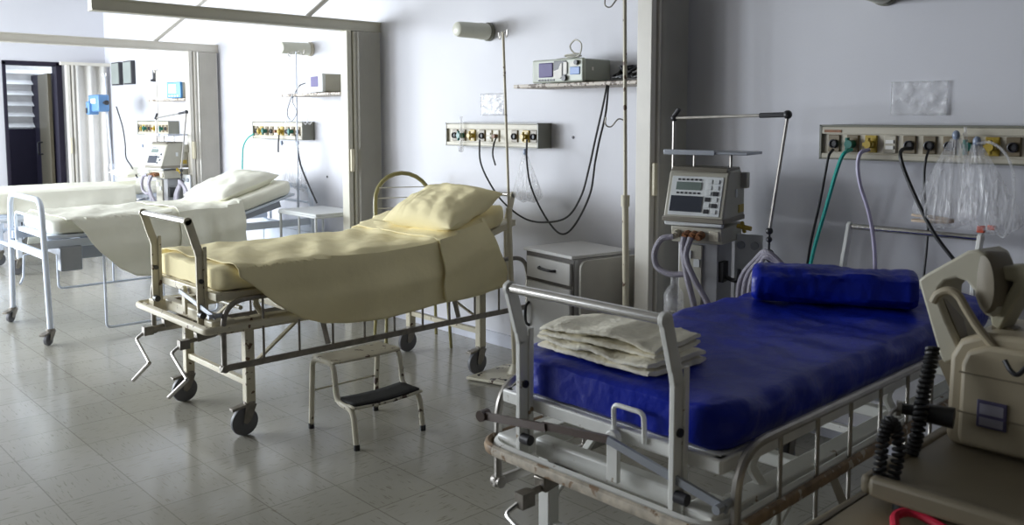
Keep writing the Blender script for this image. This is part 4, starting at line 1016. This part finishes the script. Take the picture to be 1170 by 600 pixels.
# ================================================================== ventilators
GV = 'ventilators'
def ventilator(cx, cy, yaw, label, arm_end=None, s=1.0):
    M = Matrix.Translation(V((cx, cy, 0))) @ Matrix.Rotation(yaw, 4, 'Z')
    t = thing('ventilator', label, 'ventilator', (cx, cy, 0), GV)
    T = lambda x, y, z: M @ V((x, y, z))
    def B(m, x0, x1, y0, y1, z0, z1):
        return m.box(None, (x1 - x0, y1 - y0, z1 - z0), M=M @ Matrix.Translation(V(((x0 + x1) / 2, (y0 + y1) / 2, (z0 + z1) / 2))))
    D = lambda x, y, z: T(x, y, z) - T(0, 0, 0)
    # base and column
    m = MB(); B(m, -0.24, 0.24, 0.0, 0.34, 0.085, 0.13); part('base', m, VENTG, t, bev=0.015)
    for x in (-0.2, 0.2):
        for y in (0.04, 0.30):
            p = T(x, y, 0); m = MB(); ax = D(1, 0, 0); m.lathe(p + V((0, 0, 0.04)) - ax * 0.012, ax, [(0, 0.03), (0.004, 0.04), (0.02, 0.04), (0.024, 0.03)], 18); m.bar(p + V((0, 0, 0.04)), p + V((0, 0, 0.095)), 0.012, 0.02); part('caster', m, BLACK, t)
    m = MB(); B(m, -0.11, 0.10, 0.05, 0.25, 0.13, 0.985); part('column', m, VENTG, t, bev=0.006)
    m = MB(); B(m, -0.10, 0.02, 0.038, 0.052, 0.55, 0.97); o = part('front_panel', m, VENTC, t, bev=0.003)
    m = MB(); B(m, -0.085, -0.035, 0.030, 0.040, 0.90, 0.94); B(m, -0.02, 0.01, 0.030, 0.040, 0.86, 0.90); part('label_plate', m, KEYW, o)
    # lower module
    m = MB(); m.prism([T(-0.125, 0.0, 0.985), T(-0.125, -0.015, 1.065), T(-0.125, 0.28, 1.075), T(-0.125, 0.27, 0.985)], D(0.265, 0, 0)); part('lower_module', m, VENTC, t, bev=0.006)
    m = MB(); B(m, -0.155, 0.150, -0.030, -0.005, 1.070, 1.098); part('handle_bar', m, KEYW, t, bev=0.008)
    for x, c_ in ((-0.09, PANEL), (-0.035, RUST), (0.0, RUST), (0.035, RUST)):
        m = MB(); m.cyl(T(x, -0.005, 1.03), T(x, -0.045, 1.022), 0.020, seg=14); m.cyl(T(x, -0.045, 1.022), T(x, -0.06, 1.018), 0.014, seg=12); part('hose_port', m, c_, t)
    m = MB(); B(m, 0.075, 0.125, -0.017, -0.005, 1.0, 1.05); part('switch_plate', m, PANEL, t, bev=0.003)
    # head: wedge with a sloping front
    x0, x1 = -0.155, 0.155
    prof = [(-0.035, 1.095), (-0.04, 1.115), (0.030, 1.325), (0.05, 1.345), (0.20, 1.345), (0.26, 1.26), (0.26, 1.095)]
    m = MB(); m.prism([T(x0, y, z) for y, z in prof], D(x1 - x0, 0, 0)); part('head', m, VENTC, t, bev=0.008)
    m = MB(); m.prism([T(x0 - 0.004, y, z) for y, z in ((-0.046, 1.09), (-0.048, 1.116), (0.0, 1.116), (0.26, 1.116), (0.262, 1.09))], D(x1 - x0 + 0.008, 0, 0)); part('head_skirt', m, VENTD, t, bev=0.005)
    m = MB(); m.prism([T(x0 + 0.01, y, z) for y, z in ((0.02, 1.335), (0.045, 1.358), (0.21, 1.358), (0.225, 1.335))], D(x1 - x0 - 0.02, 0, 0)); part('top_cap', m, VENTD, t, bev=0.004)
    # front face lies on the slope from (-0.04,1.115) to (0.03,1.325)
    def F(x, w_, off): # x across, w_ 0..1 up the slope
        y = -0.04 + 0.07 * w_; z = 1.115 + 0.21 * w_; nrm = V((0, -0.95, 0.316))
        return T(x, y + nrm.y * off, z + nrm.z * off)
    def plate(m, xa, xb, wa, wb, off, th):
        a = [F(xa, wa, off), F(xb, wa, off), F(xb, wb, off), F(xa, wb, off)]; m.prism(a, F(0, 0, off + th) - F(0, 0, off)); return m
    face = part('face_plate', plate(MB(), x0 + 0.022, x1 - 0.022, 0.04, 0.94, -0.002, 0.006), KEYW, t, bev=0.002)
    part('display', plate(MB(), -0.105, 0.025, 0.62, 0.80, 0.004, 0.004), SCREENG, face)
    part('display', plate(MB(), -0.125, 0.040, 0.12, 0.48, 0.004, 0.004), SCREEND, face)
    for r_ in range(6):
        for c_ in range(2):
            xa = 0.052 + c_ * 0.036; wa = 0.10 + r_ * 0.135
            part('key', plate(MB(), xa, xa + 0.026, wa, wa + 0.095, 0.004, 0.005), KEYW if (r_ + c_) % 2 or r_ > 3 else DARK, face, bev=0.001)
    for w_ in (0.84, 0.53):
        m = MB()
        for k in range(6): plate(m, -0.10 + k * 0.022, -0.088 + k * 0.022, w_, w_ + 0.04, 0.004, 0.003)
        part('indicator_row', m, DARK, face)
    m = MB(); B(m, x1, x1 + 0.005, 0.17, 0.24, 1.13, 1.17); part('yellow_label', m, YELLOW, t)
    m = MB(); B(m, x1, x1 + 0.004, 0.12, 0.145, 1.21, 1.25); part('white_label', m, KEYW, t)
    m = MB(); B(m, x1 - 0.01, x1 + 0.03, 0.20, 0.25, 1.25, 1.33); part('side_latch', m, VENTC, t, bev=0.006)
    # shelf on posts
    m = MB(); B(m, -0.165, 0.26, -0.02, 0.20, 1.424, 1.438); B(m, -0.165, 0.10, -0.028, -0.018, 1.420, 1.446); part('top_shelf', m, GREYM, t, bev=0.003)
    for x in (-0.06, 0.13):
        m = MB(); m.cyl(T(x, 0.12, 1.35), T(x, 0.12, 1.426), 0.008, seg=10); part('shelf_post', m, STEEL, t)
    # hose arm
    a0, a1 = T(-0.165, 0.10, 1.10), T(-0.165, 0.10, 1.60)
    b1 = T(0.405, -0.06, 1.625) if arm_end is None else arm_end[0]
    c1 = b1 + V((-0.07, 0.0, -0.53)) if arm_end is None else arm_end[1]
    m = MB(); m.cyl(a0, a1, 0.009, seg=10); o = part('arm_post', m, STEEL, t)
    m = MB(); m.ball(a1, 0.018); m.cyl(a1 + V((-0.01, 0, 0)), a1 + V((0.03, 0, 0.045)), 0.012, seg=10); part('arm_joint', m, DARK, t)
    m = MB(); m.cyl(a1, b1, 0.008, seg=10); part('arm_bar', m, STEEL, t)
    m = MB(); m.cyl(b1.lerp(a1, 0.22), b1, 0.0125, seg=10); m.ball(b1, 0.02); part('arm_joint', m, DARK, t)
    m = MB(); m.cyl(b1, c1, 0.008, seg=10); part('arm_bar', m, STEEL, t)
    m = MB(); m.ball(c1, 0.017); m.ball(c1 + V((0, 0, -0.04)), 0.014); m.cyl(c1, c1 + V((0, 0, -0.09)), 0.006, seg=8); m.ball(c1 + V((0.005, 0, -0.115)), 0.022, (1, 1, 1.4)); part('arm_clip', m, DARK, t)
    # black cable hook on the side, white side board with gauges
    m = MB(); m.tube(fillet([T(0.10, 0.1, 0.83), T(0.15, 0.1, 0.80), T(0.19, 0.09, 0.80), T(0.195, 0.09, 0.86)], 0.02), 0.011, 8); B(m, 0.095, 0.125, 0.06, 0.13, 0.79, 0.89); part('cable_hook', m, BLACK, t)
    m = MB(); B(m, 0.13, 0.27, 0.20, 0.215, 0.62, 1.02); o = part('side_board', m, KEYW, t, bev=0.004)
    for x in (0.165, 0.235):
        m = MB(); m.cyl(T(x, 0.20, 0.965), T(x, 0.188, 0.965), 0.02, seg=14); part('gauge', m, GREYM, o)
    m = MB(); m.cyl(T(0.17, 0.12, 1.07), T(0.24, 0.12, 1.06), 0.012, seg=10); m.cyl(T(0.2, 0.14, 1.04), T(0.2, 0.10, 1.09), 0.010, seg=10); part('gas_inlet', m, YELLOW, t)
    # corrugated hoses hanging from the ports, and looped over the arm clip
    for pts in ([T(-0.09, -0.06, 1.018), T(-0.15, -0.07, 1.0), T(-0.185, -0.07, 0.93), T(-0.17, -0.07, 0.86), T(-0.10, -0.07, 0.83), T(-0.03, -0.06, 0.835)],
                [T(-0.035, -0.06, 1.018), T(-0.03, -0.08, 0.95), T(-0.005, -0.08, 0.82), T(0.02, -0.06, 0.70), T(0.03, -0.05, 0.60), T(0.08, -0.02, 0.45)],
                [T(0.0, -0.06, 1.018), T(-0.01, -0.09, 0.93), T(0.03, -0.09, 0.83), T(0.09, -0.07, 0.72), T(0.13, -0.05, 0.62), T(0.16, 0.0, 0.48)]):
        m = MB(); m.tube(spline(pts, 10), 0.015, 10); part('breathing_hose', m, HOSE, t)
    c2 = c1 + V((0, 0, -0.13))
    for k in range(3):
        w_ = 0.075 + 0.028 * k
        m = MB(); m.tube(spline([c2 + V((-w_ - 0.03, 0.0, -0.33)), c2 + V((-w_ - 0.01, -0.01, -0.12)), c2 + V((-w_ * 0.5, 0, -0.02 + 0.006 * k)), c2 + V((0, -0.02, 0.012 + 0.012 * k)), c2 + V((w_ * 0.55, 0, -0.02)), c2 + V((w_, 0, -0.10)), c2 + V((w_ + 0.015, 0.01, -0.28))], 8), 0.012, 10); part('breathing_hose', m, HOSE, t)
    m = MB(); m.lathe(T(-0.10, -0.02, 0.62), (0, 0, 1), [(0, 0.045), (0.02, 0.05), (0.10, 0.05), (0.13, 0.035), (0.15, 0.018), (0.19, 0.018)], 20); part('humidifier_jar', m, CLEARW, t)
    m = MB(); B(m, -0.17, -0.04, -0.09, 0.06, 0.55, 0.62); part('humidifier_base', m, VENTC, t, bev=0.008)
    m = MB(); B(m, -0.09, -0.04, 0.02, 0.06, 0.40, 0.56); part('humidifier_bracket', m, VENTG, t)
    return t
ventilator(-2.50, 3.60, R(13), 'ventilator with keypad face at the head of the blue bed, hose arm over it', (wp(900, 131, 3.62), wp(879, 264, 3.62)))
ventilator(-9.02, 3.50, R(8), 'distant ventilator seen from its side, beyond the white tubular bed', (wp(213, 128, 3.55), wp(207, 195, 3.40)))

# ================================================================== chairs and the small table
def arch_chair(c, yaw, label, tube_m, w, ztop, seat=0.45):
    M = Matrix.Translation(V((c[0], c[1], 0))) @ Matrix.Rotation(yaw, 4, 'Z'); T = lambda x, y, z: M @ V((x, y, z))
    t = thing('chair', label, 'chair', (c[0], c[1], 0), 'tube and cord chairs')
    pts = [T(-w / 2, 0.0, 0.42)] + [T(-w / 2 * math.cos(a) if True else 0, 0.03 + 0.07 * math.sin(a), ztop - w / 2 + w / 2 * math.sin(a)) for a in [PI * k / 12 for k in range(13)]] + [T(w / 2, 0.0, 0.42)]
    m = MB(); m.tube(pts, 0.016, 10); o = part('back_frame', m, tube_m, t)
    m = MB()
    for k in range(9):
        z = 0.50 + k * (ztop - 0.60) / 8; hw = w / 2 if z < ztop - w / 2 else math.sqrt(max(0, (w / 2) ** 2 - (z - (ztop - w / 2)) ** 2))
        m.cyl(T(-hw, 0.04, z), T(hw, 0.04, z), 0.004, seg=6)
    part('back_cords', m, STRING, o)
    m = MB(); m.tube(fillet([T(-w / 2, 0.0, 0.42), T(-w / 2, -w, seat), T(w / 2, -w, seat), T(w / 2, 0, 0.42)], 0.06), 0.014, 10); s_ = part('seat_frame', m, tube_m, t)
    m = MB()
    for k in range(10): m.cyl(T(-w / 2, -0.03 - k * w / 10.5, 0.43), T(w / 2, -0.03 - k * w / 10.5, 0.43), 0.004, seg=6)
    part('seat_cords', m, STRING, s_)
    for sx in (-1, 1):
        for y in (-0.02, -w + 0.05):
            m = MB(); m.cyl(T(sx * w / 2, y, 0.435), T(sx * (w / 2 + 0.02), y + (0.04 if y > -0.1 else -0.03), 0.0), 0.012, seg=10); part('leg', m, tube_m, t)
arch_chair((-5.12, 3.76), R(66), 'chair with olive tube arch and cord back between the curtain and the yellow bed', OLIVE, 0.42, 1.20)
arch_chair((-8.15, 3.80), R(20), 'white wire-backed chair behind the pillow of the white tubular bed', BLUEW, 0.40, 1.06)

t = thing('side_table', 'small white tubular side table between the white bed and the dark-beamed curtain', 'table', (-6.42, 3.74, 0))
x0, x1, y0, y1, zt = -6.62, -6.02, 3.56, 3.98, 0.84
m = MB(); m.bx(x0, x1, y0, y1, zt - 0.012, zt + 0.006); part('tabletop', m, KEYW, t, bev=0.004)
m = MB(); m.tube(fillet([(x0, y0, zt - 0.02), (x1, y0, zt - 0.02), (x1, y1, zt - 0.02), (x0, y1, zt - 0.02)], 0.02, 4, True), 0.010, 8, closed=True); part('rim', m, KEYW, t)
for x in (x0 + 0.02, x1 - 0.02):
    for y in (y0 + 0.01, y1 - 0.01):
        m = MB(); m.cyl((x, y, 0), (x, y, zt - 0.01), 0.011, seg=10); part('leg', m, KEYW, t)
m = MB(); m.bx(x0 + 0.02, x1 - 0.02, y0 + 0.01, y1 - 0.01, 0.30, 0.312); m.cyl((x1 - 0.28, y0 + 0.01, 0.31), (x1 - 0.28, y0 + 0.01, zt - 0.02), 0.008, seg=8); part('lower_shelf', m, KEYW, t)

# ================================================================== instrument trolley, lower right
t = thing('instrument_trolley', 'khaki instrument trolley in the lower right corner with a taupe tray top', 'trolley', (-0.55, 2.0, 0))
m = MB(); m.bx(-0.905, -0.22, 1.45, 2.62, 0.67, 0.70); m.bx(-0.905, -0.88, 1.45, 2.62, 0.60, 0.70); part('upper_deck', m, CARTC, t, bev=0.01)
for x in (-0.88, -0.25):
    for y in (1.50, 2.57):
        m = MB(); m.bx(x - 0.015, x + 0.015, y - 0.015, y + 0.015, 0.08, 0.68); part('leg', m, CARTC, t, bev=0.004)
        m = MB(); m.lathe((x - 0.012, y, 0.04), (1, 0, 0), [(0, 0.03), (0.003, 0.04), (0.021, 0.04), (0.024, 0.03)], 18); m.bx(x - 0.015, x + 0.015, y - 0.01, y + 0.01, 0.045, 0.085); part('caster', m, BLACK, t)
m = MB(); m.bx(-0.88, -0.25, 1.50, 2.57, 0.25, 0.275); part('lower_deck', m, CARTC, t, bev=0.01)
# tray on rubber feet
t = thing('instrument_tray', 'taupe tray with thick rounded lip standing on the khaki trolley', 'tray', (-0.55, 2.2, 0.70))
m = MB(); m.bx(-0.865, -0.25, 1.93, 2.55, 0.742, 0.772); m.bar((-0.85, 1.935, 0.760), (-0.25, 1.935, 0.760), 0.035, 0.05); m.bar((-0.86, 1.93, 0.757), (-0.86, 2.55, 0.757), 0.03, 0.046); part('deck', m, MACHD, t, bev=0.012, segs=3)
for x in (-0.79, -0.32):
    for y in (1.99, 2.49):
        m = MB(); m.cyl((x, y, 0.70), (x, y, 0.745), 0.03, seg=18); part('rubber_foot', m, BLACK, t)
# beige instrument
t = thing('defibrillator', 'beige medical instrument with slanted top and a violet sticker, on the taupe tray', 'medical instrument', (-0.6, 2.42, 0.772))
m = MB(); prof = [(-0.815, 0.774), (-0.825, 0.80), (-0.822, 1.00), (-0.80, 1.045), (-0.74, 1.072), (-0.30, 1.085), (-0.27, 1.05), (-0.26, 0.774)]
m.prism([(x, 2.30, z) for x, z in prof], (0, 0.24, 0)); part('case', m, MACH, t, bev=0.014, segs=3)
m = MB(); prof2 = [(-0.785, 0.785), (-0.79, 0.81), (-0.788, 0.99), (-0.775, 1.025), (-0.73, 1.045), (-0.32, 1.055), (-0.29, 0.785)]
m.prism([(x, 2.28, z) for x, z in prof2], (0, 0.03, 0)); part('front_shell', m, MACH, t, bev=0.012, segs=3)
m = MB(); m.bx(-0.79, -0.29, 2.276, 2.284, 0.868, 0.871); m.bx(-0.79, -0.29, 2.276, 2.284, 0.968, 0.971); part('seam', m, MACHD, t)
m = MB(); c = wp(1133, 475, 2.278); m.box(c, (0.068, 0.006, 0.068)); o = part('sticker', m, DECAL, t, 'violet sticker with pale panels', bev=0.002)
m = MB(); m.box(c + V((0, -0.0035, 0.013)), (0.054, 0.002, 0.026)); m.box(c + V((0, -0.0035, -0.018)), (0.054, 0.002, 0.020)); part('sticker_panel', m, mat('pale_violet_print', (0.30, 0.29, 0.35), 0.4), o)
m = MB(); m.tube(spline([wp(1148, 412, 2.26), wp(1155, 424, 2.25), wp(1163, 428, 2.25), wp(1172, 420, 2.26)]), 0.006, 8); part('cable_clip', m, DARK, t)
# cradle head above it
Yh = 2.33
def PL(lst, Y=Yh): return [wp(u, v, Y) for u, v in lst]
m = MB()
shell = PL([(1048, 320), (1056, 314), (1104, 287), (1116, 285), (1126, 290), (1132, 304), (1137, 330), (1138, 352), (1134, 364), (1126, 360), (1117, 346), (1112, 332), (1104, 322), (1092, 318), (1080, 322), (1073, 330), (1072, 342), (1082, 368), (1097, 400), (1093, 412), (1078, 416), (1072, 404), (1060, 362)])
m.prism(shell, (0.02, 0.11, 0.0)); o = part('cradle', m, mat('pale_beige_plastic', (0.50, 0.47, 0.37), 0.5), t, 'pale beige curved cradle', bev=0.008, segs=3)
m = MB(); m.prism(PL([(1072, 335), (1078, 342), (1102, 396), (1096, 404)], Yh + 0.02), (0.01, 0.10, 0)); part('cradle_lining', m, MACHD, o)
c = wp(1124, 324, Yh - 0.004); m = MB(); m.lathe(c + V((0, -0.004, 0)), (0.25, 1, 0), [(0, 0.012), (0.004, 0.036), (0.02, 0.042), (0.10, 0.042)], 24)
for v_ in m.bm.verts: v_.co.z = c.z + (v_.co.z - c.z) * 1.9 + (v_.co.x - c.x) * -0.35; v_.co.x = c.x + (v_.co.x - c.x) * 0.75
part('paddle_disc', m, MACHD, o, 'dark oval disc')
m = MB(); m.prism(PL([(1128, 306), (1168, 303), (1185, 306), (1185, 318), (1168, 332), (1142, 378), (1132, 372), (1130, 358), (1138, 356), (1158, 322), (1130, 318)], Yh + 0.03), (0.01, 0.08, 0)); part('side_wing', m, mat('olive_beige_plastic', (0.44, 0.41, 0.29), 0.5), o, bev=0.006)
m = MB(); m.tube(spline(PL([(1066, 345), (1072, 336), (1084, 332), (1095, 338), (1104, 353), (1118, 375), (1136, 397), (1152, 414), (1160, 422)], Yh - 0.03), 8), 0.0105, 10); part('paddle_cord', m, MACH, o)
m = MB(); m.bar(wp(1086, 408, Yh + 0.06), wp(1100, 440, Yh + 0.06), 0.05, 0.05); m.bar(wp(1150, 372, Yh + 0.07), wp(1140, 430, Yh + 0.07), 0.05, 0.05); part('cradle_stem', m, MACHD, o)
# coil cords and connector
DEFIB = [q for q in COL.objects if q.name.startswith('defibrillator')][0]
def coil(path, R_, r, turns, label, name='coiled_cord'):
    P_ = spline(path, 12); n = len(P_); m = MB(); pts = []
    N = int(turns * 10)
    for k in range(N + 1):
        f = k / N * (n - 1); i = min(int(f), n - 2); p = P_[i].lerp(P_[i + 1], f - i); tdir = (P_[i + 1] - P_[i]).normalized()
        a = tdir.cross(V((0, 1, 0.1))).normalized(); b_ = tdir.cross(a)
        th = k / 10 * 2 * PI; pts.append(p + a * math.cos(th) * R_ + b_ * math.sin(th) * R_)
    m.tube(pts, r, 6); return part(name, m, BLACK, DEFIB, label)
coil([wp(1066, 398, 2.24), wp(1062, 420, 2.22), wp(1056, 445, 2.20), wp(1052, 472, 2.18), wp(1047, 500, 2.16), wp(1040, 520, 2.15)], 0.013, 0.0055, 22, 'black coiled cord rising behind the connector to the cradle of the beige instrument')
coil([wp(1004, 545, 1.96), wp(1007, 520, 1.97), wp(1010, 496, 1.98), wp(1016, 482, 1.99), wp(1024, 490, 2.0), wp(1027, 515, 1.99), wp(1022, 540, 1.98), wp(1015, 560, 1.97)], 0.011, 0.005, 26, 'black coiled cord hanging in a loop at the left edge of the tray')
m = MB(); m.cyl(wp(1090, 478, 2.22), wp(1044, 469, 2.20), 0.026, 0.022, 16); m.cyl(wp(1044, 469, 2.20), wp(1030, 467, 2.19), 0.014, seg=12)
t = solo('cable_plug', m, BLACK, 'thick black plug sticking out left of the beige instrument', 'plug', wp(1060, 472, 2.2))
m = MB(); m.cyl(wp(1030, 467, 2.19), wp(1024, 466, 2.185), 0.02, seg=12); m.tube(spline([wp(1026, 466, 2.19), wp(1018, 472, 2.15), wp(1014, 485, 2.1)]), 0.005, 8); part('metal_collar', m, STEEL, t)
cable('red_cable', [(-0.76, 1.86, 0.712), (-0.775, 1.90, 0.724), (-0.74, 1.93, 0.728), (-0.62, 1.90, 0.716), (-0.45, 1.86, 0.710), (-0.30, 1.85, 0.710)], 0.010, RED, 'red cable lying on the khaki trolley under the tray lip')
cable('black_cable', [(-0.88, 1.50, 0.712), (-0.84, 1.60, 0.712), (-0.72, 1.62, 0.712), (-0.55, 1.60, 0.712)], 0.010, BLACK, 'black cable lying on the khaki trolley near the bottom edge of the view')

# ================================================================== light
W = bpy.data.worlds.new('sky'); SC.world = W; W.use_nodes = True
bg = W.node_tree.nodes['Background']; bg.inputs['Color'].default_value = (0.75, 0.86, 1.0, 1); bg.inputs['Strength'].default_value = 3.0
for i, (a, b_) in enumerate(wins):
    L = bpy.data.lights.new('window_light_%d' % i, 'AREA'); L.shape = 'RECTANGLE'; L.size = b_ - a; L.size_y = 1.9
    L.energy = 260; L.color = (0.90, 0.95, 1.0)
    L.energy = (130, 300, 110, 20)[i]; L.color = ((0.84, 0.92, 1.0), (0.84, 0.92, 1.0), (0.95, 0.96, 1.0), (1.0, 0.97, 0.92))[i]
    o = bpy.data.objects.new('window_daylight', L); COL.objects.link(o); o.location = ((a + b_) / 2, YF + 0.02, 1.8); o.rotation_euler = (R(90), 0, 0)
L = bpy.data.lights.new('window_light_left', 'AREA'); L.shape = 'RECTANGLE'; L.size = 2.3; L.size_y = 1.85; L.energy = 390; L.color = (0.90, 0.95, 1.0)
o = bpy.data.objects.new('window_daylight', L); COL.objects.link(o); o.location = (XL - 0.02, -1.0, 1.8); o.rotation_euler = (R(90), 0, R(-90))
L = bpy.data.lights.new('fill_light', 'AREA'); L.shape = 'RECTANGLE'; L.size = 1.4; L.size_y = 0.3; L.energy = 1; L.color = (1.0, 0.93, 0.82)  # added warm fill, very weak; no fixture hangs there
o = bpy.data.objects.new('ceiling_fill', L); COL.objects.link(o); o.location = (-1.5, 0.3, ZC - 0.06)

cam = bpy.data.cameras.new('camera'); co_ = bpy.data.objects.new('camera', cam); COL.objects.link(co_)
cam.sensor_width = 36; cam.lens = 36 * FPX / 1170; cam.shift_y = -75 / 1170; cam.clip_start = 0.02
co_.location = (0, 0, CAMZ); co_.rotation_euler = (R(90) - PITCH, 0, YAW)
cam.dof.use_dof = True; cam.dof.focus_distance = 5.0; cam.dof.aperture_fstop = 5.0
SC.camera = co_
SC.view_settings.view_transform = 'Standard'; SC.view_settings.look = 'None'; SC.view_settings.gamma = 1.0
SC.view_settings.use_curve_mapping = False; SC.view_settings.exposure = 0.0
SC.cycles.diffuse_bounces = 6; SC.cycles.max_bounces = 12; SC.cycles.transparent_max_bounces = 24
